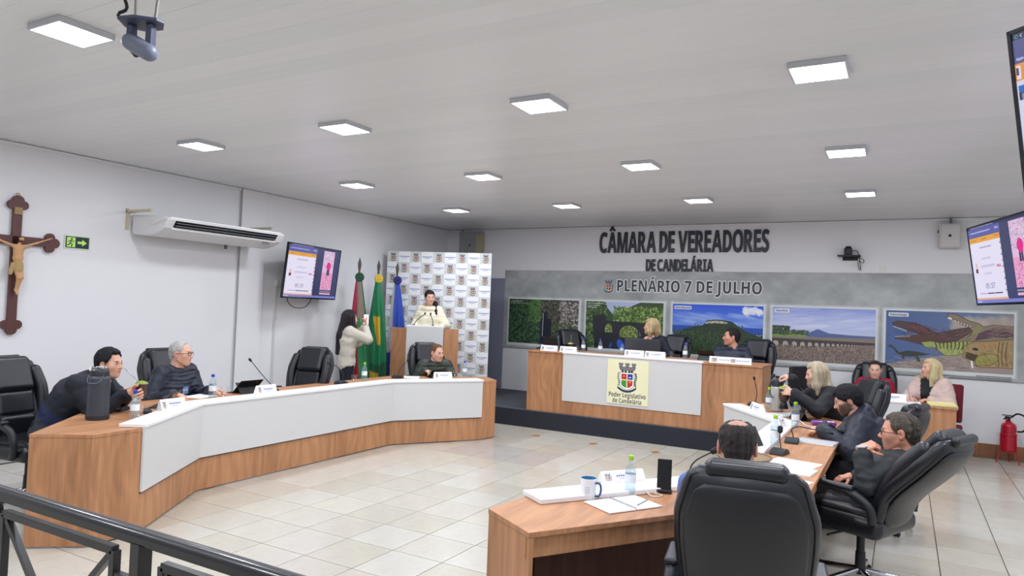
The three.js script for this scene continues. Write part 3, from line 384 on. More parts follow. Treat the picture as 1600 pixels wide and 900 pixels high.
// dark red chair of the writing woman
{
  const t = thing('upholstered_chair', 'dark red upholstered chair behind the woman in the pale pink coat', 'chair', [.37, 0, -10.36], -.3);
  part(t, 'backrest', pad(.46, .48, .07, .03).rotateX(-.12).translate(0, .74, -.24), MAT(0x6e1526, .8)); part(t, 'seat', new RoundedBoxGeometry(.48, .08, .46, 4, .03).translate(0, .44, 0), MAT(0x6e1526, .8));
  for (const s of [-1, 1]) { part(t, 'back_support', rod([s * .15, .42, -.2], [s * .15, .6, -.25], .012), M.black); for (const z of [-.18, .19]) part(t, 'leg', rod([s * .2, .42, z], [s * .22, .008, z * 1.15], .012), M.black); }
}
// ---------------------------------------------------------------- railing in the left foreground
{
  const t = thing('railing', 'black steel railing with diagonal braces in the left foreground', 'railing', [0, 0, -1.46]);
  const x0 = -7.6, x1 = 1.0;
  const cap = new THREE.Shape(); cap.moveTo(-.028, 0); cap.lineTo(.028, 0); cap.lineTo(.028, .02); cap.quadraticCurveTo(.02, .042, 0, .042); cap.quadraticCurveTo(-.02, .042, -.028, .02); cap.closePath();
  part(t, 'handrail', merge([new THREE.ExtrudeGeometry(cap, { depth: x1 - x0, bevelEnabled: false }).rotateY(Math.PI / 2).translate(x0, .912, 0), box(x1 - x0, .012, .03, (x0 + x1) / 2, .906, 0)]), M.rail);
  for (let k = -3; k < 6; k++) { const px = -2.17 - .97 * k; if (px > x1 || px < x0) continue; part(t, 'post', box(.05, .91, .05, px, .455, 0, .004), M.rail);
    const a = px + .12, b = px + .83, y0 = .16, y1 = .855, w = .028; if (b > x1 + .1) continue;
    const f = part(t, 'brace_frame', merge([box(b - a, w, w, (a + b) / 2, y1, 0, .002), box(b - a, w, w, (a + b) / 2, y0, 0, .002), box(w, y1 - y0, w, a, (y0 + y1) / 2, 0, .002), box(w, y1 - y0, w, b, (y0 + y1) / 2, 0, .002), ...[.3, .775].flatMap(y => [box(.12, .022, .022, a - .06, y, 0), box(.14, .022, .022, b + .07, y, 0)])]), M.rail);
    part(f, 'diagonal_brace', bar([a, y1, 0], [b, y0, 0], .022, .022), M.rail); part(f, 'diagonal_brace', bar([a, y0, .001], [b, y1, .001], .022, .022), M.rail);
  }
}
// ---------------------------------------------------------------- implicit surfaces for bodies, clothing and hair
const A3 = (a, b, k = 1) => [a[0] + b[0] * k, a[1] + b[1] * k, a[2] + b[2] * k], S3 = (a, b) => [a[0] - b[0], a[1] - b[1], a[2] - b[2]], K3 = (a, k) => [a[0] * k, a[1] * k, a[2] * k], L3 = a => Math.hypot(...a), N3 = a => K3(a, 1 / (L3(a) || 1)), X3 = (a, b) => [a[1] * b[2] - a[2] * b[1], a[2] * b[0] - a[0] * b[2], a[0] * b[1] - a[1] * b[0]], D3 = (a, b) => a[0] * b[0] + a[1] * b[1] + a[2] * b[2];
function cone(a, b, r1, r2, lat = null, s = 1, fx = null) { // tapered capsule, widened s times along lat
  const q = 1 - 1 / s, sq = v => lat ? A3(v, lat, -D3(v, lat) * q) : v, d = sq(S3(b, a)), L2 = D3(d, d) || 1e-9, [ax, ay, az] = a, [dx, dy, dz] = d, [lx, ly, lz] = lat || [0, 0, 0], L = Math.sqrt(L2);
  return (x, y, z) => { let px = x - ax, py = y - ay, pz = z - az; if (lat) { const l = (px * lx + py * ly + pz * lz) * q; px -= l * lx; py -= l * ly; pz -= l * lz; } let t = (px * dx + py * dy + pz * dz) / L2; const tt = t; t = t < 0 ? 0 : t > 1 ? 1 : t; let r = r1 + (r2 - r1) * t; if (fx) r += fx(tt * L, tt); px -= dx * t; py -= dy * t; pz -= dz * t; return Math.sqrt(px * px + py * py + pz * pz) - r; };
}
function ell(c, r, rx = 0) { const m = Math.min(...r), cs = Math.cos(rx), sn = Math.sin(rx); return (x, y, z) => { x -= c[0]; y -= c[1]; z -= c[2]; const y2 = y * cs + z * sn, z2 = -y * sn + z * cs; const k = Math.sqrt((x / r[0]) ** 2 + (y2 / r[1]) ** 2 + (z2 / r[2]) ** 2); if (k < 1e-6) return -m; const g = Math.sqrt((x / r[0] ** 2) ** 2 + (y2 / r[1] ** 2) ** 2 + (z2 / r[2] ** 2) ** 2); return k * (k - 1) / g; }; }
const ball = (c, r) => (x, y, z) => Math.hypot(x - c[0], y - c[1], z - c[2]) - r;
function ring(c, n, R, r, flat = 1) { return (x, y, z) => { x -= c[0]; y -= c[1]; z -= c[2]; const h = x * n[0] + y * n[1] + z * n[2]; const q = Math.sqrt(Math.max(0, x * x + y * y + z * z - h * h)) - R; return Math.sqrt(q * q + h * h * flat) - r; }; }
const smin = (a, b, k) => { const h = Math.max(k - Math.abs(a - b), 0) / k; return Math.min(a, b) - h * h * k * .25; };
const smax = (a, b, k) => -smin(-a, -b, k);
const blend = list => (x, y, z) => { let d = 1e9; for (const [f, k] of list) { const e = f(x, y, z); d = k > 0 ? smin(d, e, k) : Math.min(d, e); } return d; };
function snet(f, lo, hi, h) { // surface nets
  const nx = Math.ceil((hi[0] - lo[0]) / h) + 2, ny = Math.ceil((hi[1] - lo[1]) / h) + 2, nz = Math.ceil((hi[2] - lo[2]) / h) + 2, X = i => lo[0] + (i - .5) * h, Y = i => lo[1] + (i - .5) * h, Z = i => lo[2] + (i - .5) * h;
  const v = new Float32Array(nx * ny * nz), B = 5, R = Math.sqrt(3) * B * h / 2 * 1.25 + h;
  for (let k = 0; k < nz; k += B) for (let j = 0; j < ny; j += B) for (let i = 0; i < nx; i += B) {
    const d = f(X(i + (B - 1) / 2), Y(j + (B - 1) / 2), Z(k + (B - 1) / 2)), far = Math.abs(d) > R, ie = Math.min(nx, i + B), je = Math.min(ny, j + B), ke = Math.min(nz, k + B);
    for (let c = k; c < ke; c++) for (let b = j; b < je; b++) for (let a = i; a < ie; a++) v[(c * ny + b) * nx + a] = far ? d : f(X(a), Y(b), Z(c));
  }
  const id = new Int32Array(nx * ny * nz).fill(-1), P = [], I = [], sx = 1, sy = nx, sz = nx * ny, off = [0, sx, sy, sx + sy, sz, sx + sz, sy + sz, sx + sy + sz];
  const E = [[0, 1], [2, 3], [4, 5], [6, 7], [0, 2], [1, 3], [4, 6], [5, 7], [0, 4], [1, 5], [2, 6], [3, 7]];
  for (let k = 0; k < nz - 1; k++) for (let j = 0; j < ny - 1; j++) for (let i = 0; i < nx - 1; i++) {
    const o = (k * ny + j) * nx + i; let m = 0; for (let c = 0; c < 8; c++) if (v[o + off[c]] < 0) m |= 1 << c; if (m === 0 || m === 255) continue;
    let x = 0, y = 0, z = 0, n = 0; for (const [a, b] of E) { if ((m >> a & 1) === (m >> b & 1)) continue; const va = v[o + off[a]], vb = v[o + off[b]], t = va / (va - vb); x += (a & 1) + ((b & 1) - (a & 1)) * t; y += (a >> 1 & 1) + ((b >> 1 & 1) - (a >> 1 & 1)) * t; z += (a >> 2 & 1) + ((b >> 2 & 1) - (a >> 2 & 1)) * t; n++; }
    id[o] = P.length / 3; P.push(X(i + x / n), Y(j + y / n), Z(k + z / n));
  }
  const quad = (a, b, c, d, flip) => flip ? I.push(a, c, b, a, d, c) : I.push(a, b, c, a, c, d);
  for (let k = 1; k < nz - 1; k++) for (let j = 1; j < ny - 1; j++) for (let i = 1; i < nx - 1; i++) {
    const o = (k * ny + j) * nx + i, s = v[o] < 0;
    if (s !== v[o + sx] < 0) quad(id[o - sy - sz], id[o - sz], id[o], id[o - sy], !s);
    if (s !== v[o + sy] < 0) quad(id[o - sx - sz], id[o - sx], id[o], id[o - sz], !s);
    if (s !== v[o + sz] < 0) quad(id[o - sx - sy], id[o - sy], id[o], id[o - sx], !s);
  }
  const g = new THREE.BufferGeometry(); g.setAttribute('position', new THREE.Float32BufferAttribute(P, 3)); g.setIndex(I); g.computeVertexNormals(); return g;
}
function paint(g, col) { const p = g.attributes.position, n = g.attributes.normal, C = new Float32Array(p.count * 3); for (let i = 0; i < p.count; i++) { const c = typeof col === 'function' ? col(p.getX(i), p.getY(i), p.getZ(i), n.getX(i), n.getY(i), n.getZ(i)) : col; C[3 * i] = c.r; C[3 * i + 1] = c.g; C[3 * i + 2] = c.b; } g.setAttribute('color', new THREE.BufferAttribute(C, 3)); return g; }
function joinIndexed(list) { return mergeGeometries(list.map(g => { for (const k of Object.keys(g.attributes)) if (!['position', 'normal', 'color'].includes(k)) g.deleteAttribute(k); return g; }), false); }
// ---------------------------------------------------------------- head
function headField(o) {
  const F = o.female, jw = F ? .92 : 1, wd = o.wide || 1; const w = x => x * wd;
  const plus = [
    [ell([0, .035, -.014], [w(.074), .082, .096]), 0], [ell([0, -.025, .03], [w(.06), .08, .06]), .03], [cone([w(.046 * jw), -.045, -.005], [w(.022), -.094, .05], .024, .018), .03], [cone([w(-.046 * jw), -.045, -.005], [w(-.022), -.094, .05], .024, .018), .03],
    [ball([0, -.096, .064], F ? .014 : .017), .03], [cone([-.03, .018, .076], [.03, .018, .076], F ? .009 : .0125, F ? .009 : .0125), .02], [ball([w(.038), -.022, .054], .024), .035], [ball([w(-.038), -.022, .054], .024), .035], [ell([0, -.06, .055], [.034, .03, .03]), .03],
    [cone([0, .012, .083], [0, -.027, (F ? .1 : .106)], .0065, F ? .0095 : .012), .014], [ball([.0115, -.031, .094], .0075), .008], [ball([-.0115, -.031, .094], .0075), .008],
    [cone([-.025, -.0595, .0745], [0, -.0565, .0865], .004, .006), .008], [cone([.025, -.0595, .0745], [0, -.0565, .0865], .0045, .006), .008], [cone([-.016, -.067, .0785], [.016, -.067, .0785], .0062, .0062), .01], [cone([0, -.05, -.03], [0, -.16, -.045], F ? .046 : .055, F ? .046 : .057), .025],
  ];
  const base = blend(plus), sock = [ball([.031, .003, .094], .0145), ball([-.031, .003, .094], .0145)], eyes = [ball([.031, .001, .073], .0128), ball([-.031, .001, .073], .0128)];
  const lids = [cone([.019, .0095, .0795], [.043, .0095, .0755], .0042, .0042), cone([-.019, .0095, .0795], [-.043, .0095, .0755], .0042, .0042)];
  const ears = [1, -1].map(s => { const e = ell([s * w(.079), -.004, -.014], [.009, .033, .02]), c = ell([s * w(.088), .0, -.008], [.008, .02, .011]); return (x, y, z) => smax(e(x, y, z), -c(x, y, z), .006); });
  return (x, y, z) => { let d = base(x, y, z); if (d > .06) return d; d = smax(d, -sock[0](x, y, z), .014); d = smax(d, -sock[1](x, y, z), .014); d = Math.min(d, eyes[0](x, y, z), eyes[1](x, y, z)); d = smin(d, lids[0](x, y, z), .004); d = smin(d, lids[1](x, y, z), .004); const m = cone([-.021, -.0625, .0905], [.021, -.0625, .0905], .0012, .0012)(x, y, z); d = smax(d, -m, .004); d = smin(d, ears[0](x, y, z), .01); return smin(d, ears[1](x, y, z), .01); };
}
function headColor(o) {
  const sk = lin(o.skin || 0xd8a384), lip = lin(o.lip || (o.female ? 0xb35a58 : 0xb0756a)), hair = lin(o.brow ?? o.hair.color), white = lin(0xc9c2bc), iris = lin(0x1c1410), pink = lin(0xc67f6b), beard = lin(o.beardColor ?? o.hair.color), scalp = lin(o.hair.color);
  return (x, y, z) => {
    const c = sk.clone(); const t = noise3(x * 60, y * 60, z * 60) * .04; c.multiplyScalar(1 + t);
    const ck = Math.exp(-(((Math.abs(x) - .042) / .02) ** 2 + ((y + .022) / .018) ** 2)) * (z > .02 ? .35 : 0) + Math.exp(-((x / .012) ** 2 + ((y + .027) / .012) ** 2)) * (z > .09 ? .35 : 0) + (Math.abs(x) > .074 && Math.abs(y) < .04 ? .4 : 0); c.lerp(pink, ck);
    const be = Math.hypot(Math.abs(x) - .031, y - .001, z - .073); if (be < .0134 && z > .0735 && y > -.0052 && y < .0062) { const ir = Math.hypot(Math.abs(x) - .031, y - .001); return ir < .0062 ? iris : white; }
    { const l = Math.exp(-(((Math.abs(x) - .031) / .0135) ** 4) - ((y - .0088) / .003) ** 2); if (z > .065) c.lerp(lin(0x2a1c18), l * .8); const sk2 = Math.exp(-(((Math.abs(x) - .031) / .016) ** 2) - ((y - .004) / .012) ** 2); if (z > .06) c.multiplyScalar(1 - .18 * sk2); } if (o.beard) { const b = clamp((-.028 - y + (Math.abs(x) > .05 ? .03 : 0)) / .015) * clamp((z + .03) / .03); const mouth = Math.exp(-((x / .02) ** 2 + ((y + .06) / .009) ** 2)); c.lerp(beard, b * o.beard * (1 - mouth) * (1 - .6 * Math.exp(-(((Math.abs(x) - .04) / .015) ** 2) - ((y + .02) / .02) ** 2))); }
    if (z > .06) { const l = Math.exp(-((x / .0255) ** 4 + ((y + .0615) / .0095) ** 4)); c.lerp(lip, l * .8); }
    const by = .0225 + .003 * Math.cos((Math.abs(x) - .032) * 60); const eb = Math.exp(-(((Math.abs(x) - .032) / .0155) ** 4 + ((y - by) / .0052) ** 4)); if (z > .05) c.lerp(hair, eb * (o.female ? .75 : .95));
    if (o.hair.scalp !== false) { const s = hairPlane(x, y, z, o.hair.line || 0); if (s > -.002 && !(Math.abs(x) > .072 && Math.abs(y + .004) < .036 && z > -.036)) c.lerp(scalp, Math.min(1, (s + .002) / .012) * (o.hair.scalp ?? .9)); }
    return c;
  };
}
const sst = (a, b, x) => fade(clamp((x - a) / (b - a)));
const hairPlane = (x, y, z, line) => { const ax = Math.abs(x), f = sst(.0, .058, z), side = sst(.05, .07, ax), yf = .062 + line - side * .05 - .012 * sst(.0, .03, ax) * 0 + .006 * sst(.025, .045, ax), yb = mix(-.012, -.078, sst(-.02, -.065, z)); return (y - mix(yb, yf, f)) * .85; }; // positive: hair side
function hairGeo(o) {
  const h = o.hair, t = h.thick ?? .014, sd = h.seed || 1, cell = o.headCell || .004, wd = o.wide || 1, col = lin(h.color), col2 = lin(h.color2 ?? h.color);
  const cap = ell([0, .037, -.015], [.075 * wd + t * .75, .083 + t, .097 + t]), ears = [ell([.08 * wd, -.008, -.006], [.03, .034, .026]), ell([-.08 * wd, -.008, -.006], [.03, .034, .026])];
  const nape = cone([0, -.02, -.055], [0, -.062, -.06], .06, .045);
  let f = (x, y, z) => { const hp = hairPlane(x, y, z, (h.line || 0) + (h.fringe ? h.fringe * (1 - Math.min(1, Math.abs(x + .01) / .06)) : 0)) + .004 * noise3(x * 90, y * 60, z * 90 + sd); let d = smin(cap(x, y, z), nape(x, y, z) - t * .3, .02) + (t + .004) * (1 - fade(clamp(hp / (h.taper ?? .03)))) * (h.type === 'long' ? .35 : .95); const n = noise3(x * 55 + sd, y * 40, z * 40) * .003 + noise3(x * 190, y * 60 + sd, z * 60) * .0028; d += n; d = smax(d, -hp, .006); if (h.type !== 'long') { d = smax(d, -ears[0](x, y, z), .008); d = smax(d, -ears[1](x, y, z), .008); } if (h.bald) d = smax(d, -ell([0, .12, -.03], [.044, .06, .058])(x, y, z), .02); return d; };
  let lo = [-.13, -.12, -.16], hi = [.13, .17, .14];
  if (h.volume) { const f0 = f, vs = h.volume.map(v => [ell(v[0], v[1]), .03]), vb = blend(vs); f = (x, y, z) => smin(f0(x, y, z), vb(x, y, z) + noise3(x * 60, y * 50, z * 60 + sd) * .004, .02); }
  if (h.strands) { // long hair: tapered locks, grooved lengthwise
    const f0 = f, ls = h.strands.map(s => [cone(s[0], s[1], s[2], s[3], s[4] ? N3(s[4]) : null, s[5] || 1), .03]), lb = blend(ls);
    f = (x, y, z) => { const g = lb(x, y, z); const a = Math.atan2(x, -z - .02) ; return smin(f0(x, y, z), g > .05 ? g : g + .0045 * Math.sin(a * 34 + noise3(x * 12, y * 9, z * 12 + sd) * 4) + noise3(x * 40, y * 8, z * 40 + sd) * .006, .025); };
    for (const s of h.strands) for (const p of [s[0], s[1]]) for (let k = 0; k < 3; k++) { const r = Math.max(s[2], s[3]) * (s[5] || 1) + .02; lo[k] = Math.min(lo[k], p[k] - r); hi[k] = Math.max(hi[k], p[k] + r); }
  }
  const g = snet(f, lo, hi, cell); return paint(g, (x, y, z) => { const k = .5 + .5 * noise3(Math.atan2(x, -z) * 9, y * 5, sd) + .25 * noise3(Math.atan2(x, -z) * 24, y * 6, sd + 4); return col.clone().lerp(col2, clamp(k)); });
}
// ---------------------------------------------------------------- hand: wrist at origin, fingers +z, back of the hand +y, thumb towards +x (left or right by mirror)
function handGeo(curl, cell, mirror, spread = .12, thumbIn = .4) {
  const f = []; const X = [.031, .0105, -.0105, -.03], Ls = [[.042, .026, .021], [.047, .03, .022], [.043, .028, .021], [.033, .021, .019]];
  for (let i = 0; i < 4; i++) f.push([cone([X[i] * .62, 0, .005], [X[i], 0, .084 - Math.abs(i - 1.2) * .004], .0135, .0115), .014]);
  f.push([cone([.012, -.006, .018], [.028, -.008, .05], .015, .012), .016]); f.push([cone([0, 0, -.02], [0, 0, .012], .0255, .026, [1, 0, 0], 1.25), .02]);
  for (let i = 0; i < 4; i++) { const c = (Array.isArray(curl) ? curl[i] : curl); let p = [X[i], -.001, .083 - Math.abs(i - 1.2) * .004], a = c * .75, sx = (1.5 - i) * -spread * -1 * (1 - c * .5) * .35; for (let k = 0; k < 3; k++) { const d = N3([sx, -Math.sin(a), Math.cos(a)]), q = A3(p, d, Ls[i][k]); f.push([cone(p, q, .0092 - k * .0007, .0086 - k * .0008), k ? .003 : .006]); p = q; a += c * (k ? .7 : 1); } }
  let p = [.026, -.008, .038]; const td = [[.75, -.25 - thumbIn * .5, .6], [.45, -.3 - thumbIn, .85], [.25, -.3 - thumbIn, .9]]; for (let k = 0; k < 3; k++) { const q = A3(p, N3(td[k]), [.036, .03, .024][k]); f.push([cone(p, q, .0125 - k * .0012, .0112 - k * .001), .006]); p = q; }
  const g = snet(blend(f), [-.075, -.12, -.05], [.1, .05, .21], cell); if (mirror) { g.scale(-1, 1, 1); const I = g.index.array; for (let i = 0; i < I.length; i += 3) { const t = I[i]; I[i] = I[i + 1]; I[i + 1] = t; } g.computeVertexNormals(); } return g;
}
function ik(S, T, a, b, pole) { let d = S3(T, S), L = L3(d); const mx = (a + b) * .995; if (L > mx) { T = A3(S, d, mx / L); d = S3(T, S); L = mx; } const u = K3(d, 1 / L), x = (a * a - b * b + L * L) / (2 * L), h = Math.sqrt(Math.max(0, a * a - x * x)); let n = S3(pole, K3(u, D3(pole, u))); n = N3(n); return [A3(A3(S, u, x), n, h), T]; }
// ---------------------------------------------------------------- person; local frame faces +z, +x is the person's left
function person(o) {
  const t = thing('person', o.label, 'person', o.pos, o.ry); t.updateMatrixWorld(true);
  const inv = t.matrixWorld.clone().invert(), loc = p => V(...p).applyMatrix4(inv).toArray(), dirL = d => V(...d).transformDirection(inv).toArray();
  const sc = o.scale || 1, g = o.girth || 1, F = !!o.female, sit = o.pose !== 'stand';
  const H = [0, o.hipY ?? (sit ? .56 : .93 * sc), 0], le = o.lean || 0, si = o.side || 0, T = o.twist || 0;
  const u1 = N3([si, Math.cos(le * .8), Math.sin(le * .8)]), u2 = N3([si, Math.cos(le * 1.15), Math.sin(le * 1.15)]);
  const W = A3(H, u1, .18 * sc), C = A3(W, u2, .17 * sc), N = A3(C, u2, .16 * sc), lat = [Math.cos(T), 0, -Math.sin(T)], fw = N3(X3(lat, u2));
  const sw = (F ? .155 : .18) * sc * (o.shoulder || 1), sh = [1, -1].map(s => A3(A3(N, u2, -.045 * sc), lat, s * sw));
  const hu = N3(A3(K3(u2, .55), [0, 1, 0], .45)), hd = A3(A3(N, hu, (o.neck ?? .15) * sc), fw, .03 + (o.headFwd || 0));
  // head orientation
  const lk = dirL(o.look || [Math.sin(o.ry), 0, Math.cos(o.ry)]), hm = new THREE.Matrix4().makeRotationFromEuler(new THREE.Euler(-Math.asin(clamp(lk[1], -1, 1)), Math.atan2(lk[0], lk[2]), o.headRoll || 0, 'YXZ')); const hs = (o.headScale || 1) * (F ? .96 : 1); hm.scale(V(hs, hs, hs)); hm.setPosition(...hd);
  const wristDefault = [[.2, H[1] + .12, .28], [-.2, H[1] + .12, .28]];
  const arms = [0, 1].map(i => { const a = (i ? o.right : o.left) || {}, s = i ? -1 : 1; const T0 = a.at ? loc(a.at) : wristDefault[i]; const [E, Wr] = ik(sh[i], T0, .285 * sc, .26 * sc, a.pole ? dirL(a.pole) : [s * .5, -1, -.35]); const dir = a.dir ? dirL(a.dir) : N3(S3(Wr, E)); return { E, Wr, dir, back: a.back ? dirL(a.back) : [0, 1, 0], curl: a.curl ?? .45, thumb: a.thumb ?? .3, s }; });
  const legs = [1, -1].map((s, i) => { const h = A3(H, [s * .088 * sc, -.02, 0]); if (sit) { const kz = (o.knee || .43) * sc, k = [s * (o.spread || .12), Math.max(.5, H[1] - .04), kz], a = [s * (o.spread || .12) * 1.1, .1, kz + (o.foot ?? .02)]; return { h, k, a }; } return { h, k: [s * .095, .5 * sc, .015], a: [s * .1, .09, -.02] }; });
  const cell = o.cell || .012;
  // continuous body: torso, limbs, neck, head and hands in one geometry
  const bare = []; const c = (a, b, r1, r2, k = .04, l = null, s = 1) => bare.push([cone(a, b, r1, r2, l, s), k]);
  c(H, W, .1 * g, .09 * g, .04, lat, 1.35); c(W, C, .09 * g, .1 * g, .05, lat, 1.35); c(C, A3(N, u2, -.06), .1 * g, .07, .05, lat, 1.4); c(sh[0], sh[1], .042, .042, .05); arms.forEach((a, i) => { c(sh[i], a.E, .038, .03, .03); c(a.E, a.Wr, .031, .023, .02); }); legs.forEach(l => { c(l.h, l.k, .068, .046, .04); c(l.k, l.a, .044, .03, .03); c(l.a, A3(l.a, [0, -.05, .13]), .032, .028, .02); });
  c(A3(N, u2, -.05), A3(hd, hu, -.05), F ? .047 : .058, F ? .045 : .055, .04);
  const pts = [H, W, C, N, hd, ...sh, ...arms.flatMap(a => [a.E, a.Wr]), ...legs.flatMap(l => [l.h, l.k, l.a, A3(l.a, [0, -.06, .16])])], lo = [0, 1, 2].map(k => Math.min(...pts.map(p => p[k])) - .24), hi = [0, 1, 2].map(k => Math.max(...pts.map(p => p[k])) + .24); lo[1] = Math.max(lo[1], -.02);
  const skin = lin(o.skin || 0xd8a384), bits = [paint(snet(blend(bare), lo, hi, .016), skin)];
  const hc = o.headCell || .004; bits.push(paint(snet(headField(o), [-.11, -.16, -.14], [.11, .14, .13], hc), headColor(o)).applyMatrix4(hm));
  arms.forEach((a, i) => { const z = N3(a.dir), y0 = a.back, y = N3(S3(y0, K3(z, D3(y0, z)))), x = X3(y, z), m = new THREE.Matrix4().makeBasis(V(...x), V(...y), V(...z)).scale(V(sc * (F ? .9 : 1), sc * (F ? .9 : 1), sc * (F ? .93 : 1))).setPosition(...a.Wr); bits.push(paint(handGeo(a.curl, o.handCell || .004, i === 0 ? true : false, .12, a.thumb), (px, py, pz) => { const q = skin.clone(); q.lerp(lin(0xc8806a), clamp((pz - .08) * 3, 0, .25)); if (o.nails && pz > .15) q.lerp(lin(o.nails), .0); return q; }).applyMatrix4(m)); });
  part(t, 'body', joinIndexed(bits), new THREE.MeshPhysicalMaterial({ vertexColors: true, roughness: .52, sheen: .2, sheenRoughness: .6 }));
  // top garment
  const tp = o.top, th = tp.thick ?? .012, cr = tp.crease ?? .006, qf = tp.quilt ? (L => tp.quiltAmp * (Math.sqrt(Math.abs(Math.sin(Math.PI * L / tp.quilt))) - .75)) : null, sd = o.seed || 1;
  const G = []; const e = (a, b, r1, r2, k = .05, l = null, s = 1, fx = qf) => G.push([cone(a, b, r1 + th, r2 + th, l, s, fx), k]);
  e(A3(H, u1, tp.hem ?? (sit ? .0 : -.06)), W, .112 * g * (F ? 1 : 1), (F ? .098 : .108) * g, .04, lat, 1.38); e(W, C, (F ? .098 : .11) * g, .115 * g, .05, lat, 1.38); e(C, A3(N, u2, -.065), .115 * g, .068, .06, lat, 1.45); e(A3(sh[0], lat, -.02), A3(sh[1], lat, .02), .045, .045, .06);
  if (o.belly) G.push([ell(A3(A3(W, fw, .05), u1, -.03), [.15 * g, .14, .12 * o.belly]), .06]); if (F) for (const s of [1, -1]) G.push([ball(A3(A3(C, fw, .085), lat, s * .075), .062 + th * .6), .05]);
  const qs = tp.quiltSleeve === false ? null : qf; arms.forEach((a, i) => { const wr = A3(a.Wr, N3(S3(a.E, a.Wr)), tp.sleeveEnd ?? .012); e(sh[i], a.E, .052 * (tp.sleeve || 1), .043 * (tp.sleeve || 1), .045, null, 1, qs); e(a.E, wr, .043 * (tp.sleeve || 1), .03 * (tp.cuff || 1), .02, null, 1, qs); });
  if (tp.collar) for (const k of [0, 1, 2]) G.push([ring(A3(A3(N, u2, -.03 + k * tp.collar * .06), fw, .012), N3(A3(u2, fw, .3)), (F ? .061 : .073) - k * .003, .011 + tp.collar * .006, .6), k ? .012 : .03]);
  if (tp.hood) G.push([ell(A3(A3(N, fw, -.075), u2, -.015), [.14, .09, .062]), .03], [ring(A3(N, u2, .005), N3(A3(u2, fw, .4)), tp.hoodR || .085, tp.hoodR ? .036 : .025, .7), .03]);
  const gf = blend(G), gw = (x, y, z) => { const d = gf(x, y, z); if (d > .04) return d; let gr = 0; if (tp.quilt) { const px = x - H[0], py = y - H[1], pz = z - H[2], s = px * u2[0] + py * u2[1] + pz * u2[2], l = Math.abs(px * lat[0] + py * lat[1] + pz * lat[2]), w = tp.quiltSleeve === false ? 1 - sst(.15, .19, l) : 1 - sst(.2, .3, l); const q = Math.abs(Math.sin(Math.PI * s / tp.quilt)); gr = w * .011 * Math.exp(-((q / .3) ** 2)); } return d + gr + cr * (noise3(x * 16 + sd, y * 26, z * 16) + .5 * noise3(x * 38, y * 55 + sd, z * 38)); };
  const lo2 = lo.slice(); lo2[1] = Math.max(lo2[1], Math.min(...arms.map(a => Math.min(a.Wr[1], a.E[1])), H[1] - .1) - .22); const hi2 = hi.slice(); hi2[1] = N[1] + .16;
  const tc = lin(tp.color), tg = paint(snet(gw, lo2, hi2, cell), (x, y, z) => { const p = [x, y, z], q = S3(p, C), lx = D3(q, lat), lz = D3(q, fw), ly = D3(q, u2); if (tp.paint) { const r = tp.paint(lx, ly, lz, p, { arms, sh, N, H, W, C }); if (r !== undefined) return lin(r); } const n = 1 + .06 * noise3(x * 9, y * 9, z * 9 + sd); return tc.clone().multiplyScalar(n); });
  part(t, tp.name || 'jacket', tg, new THREE.MeshPhysicalMaterial({ vertexColors: true, roughness: tp.rough ?? .75, sheen: .06, sheenRoughness: .5 }));
  // trousers and shoes
  const P2 = []; P2.push([cone(A3(H, [0, .05, 0]), A3(H, [0, -.03, 0]), .115 * g, .115 * g, lat, 1.35), .04]); legs.forEach(l => { P2.push([cone(l.h, l.k, .088 * g, .066), .04], [cone(l.k, A3(l.a, [0, .02, 0]), .062, .05), .03]); });
  part(t, 'trousers', paint(snet((x, y, z) => blend(P2)(x, y, z) + .005 * noise3(x * 14, y * 20 + sd, z * 14), lo, [hi[0], H[1] + .2, hi[2]], .016), lin(o.bottom || 0x1b1d24)), new THREE.MeshStandardMaterial({ vertexColors: true, roughness: .85 }));
  const Sh = []; legs.forEach(l => Sh.push([cone(A3(l.a, [0, -.045, -.03]), A3(l.a, [0, -.055, .15]), .042, .036), 0])); part(t, 'shoes', snet((x, y, z) => Math.max(blend(Sh)(x, y, z), .004 - y), lo, [hi[0], .25, hi[2]], .012), M.black);
  if (o.hair.type !== 'none') part(t, 'hair', hairGeo(o).applyMatrix4(hm), new THREE.MeshPhysicalMaterial({ vertexColors: true, roughness: .72, specularIntensity: .6 }));
  if (o.glasses) { const gs = []; for (const s of [1, -1]) { const e = []; for (let k = 0; k < 24; k++) { const a = k / 24 * 6.283, cx = Math.cos(a), sy = Math.sin(a); e.push([s * .032 + Math.sign(cx) * Math.pow(Math.abs(cx), .6) * .0245, .001 + Math.sign(sy) * Math.pow(Math.abs(sy), .6) * .0165, .1 - Math.abs(s * .032 + cx * .024) * .12]); } gs.push(tube(e, .0022, 48, 6, true), tube([[s * .056, .008, .093], [s * .076, .006, .05], [s * .0815, .004, .0], [s * .082, -.012, -.026]], .002, 20, 6)); } gs.push(tube([[-.0085, .006, .1], [0, .009, .103], [.0085, .006, .1]], .0022, 8, 6)); part(t, 'glasses', merge(gs).applyMatrix4(hm), MAT(o.glasses, .3)); }
  if (o.extra) o.extra(t, { hm, arms, N, C, W, H, lat, fw, u2, hd, sh });
  if (DBG) { const w = V(0, 0, 0).applyMatrix4(hm).applyMatrix4(t.matrixWorld); const q = (p => [Math.round(800 + 800 * p.x), Math.round(450 - 450 * p.y)]); const pr = v => q(v.clone().project(camera)); console.log(o.label.slice(0, 40), 'head', pr(w), 'top', pr(V(0, .12, 0).applyMatrix4(hm).applyMatrix4(t.matrixWorld)), 'shoulders', ...sh.map(p => pr(V(...p).applyMatrix4(t.matrixWorld))), 'wrists', ...arms.map(a => pr(V(...a.Wr).applyMatrix4(t.matrixWorld))), 'hip', pr(V(...H).applyMatrix4(t.matrixWorld))); }
  return t;
}
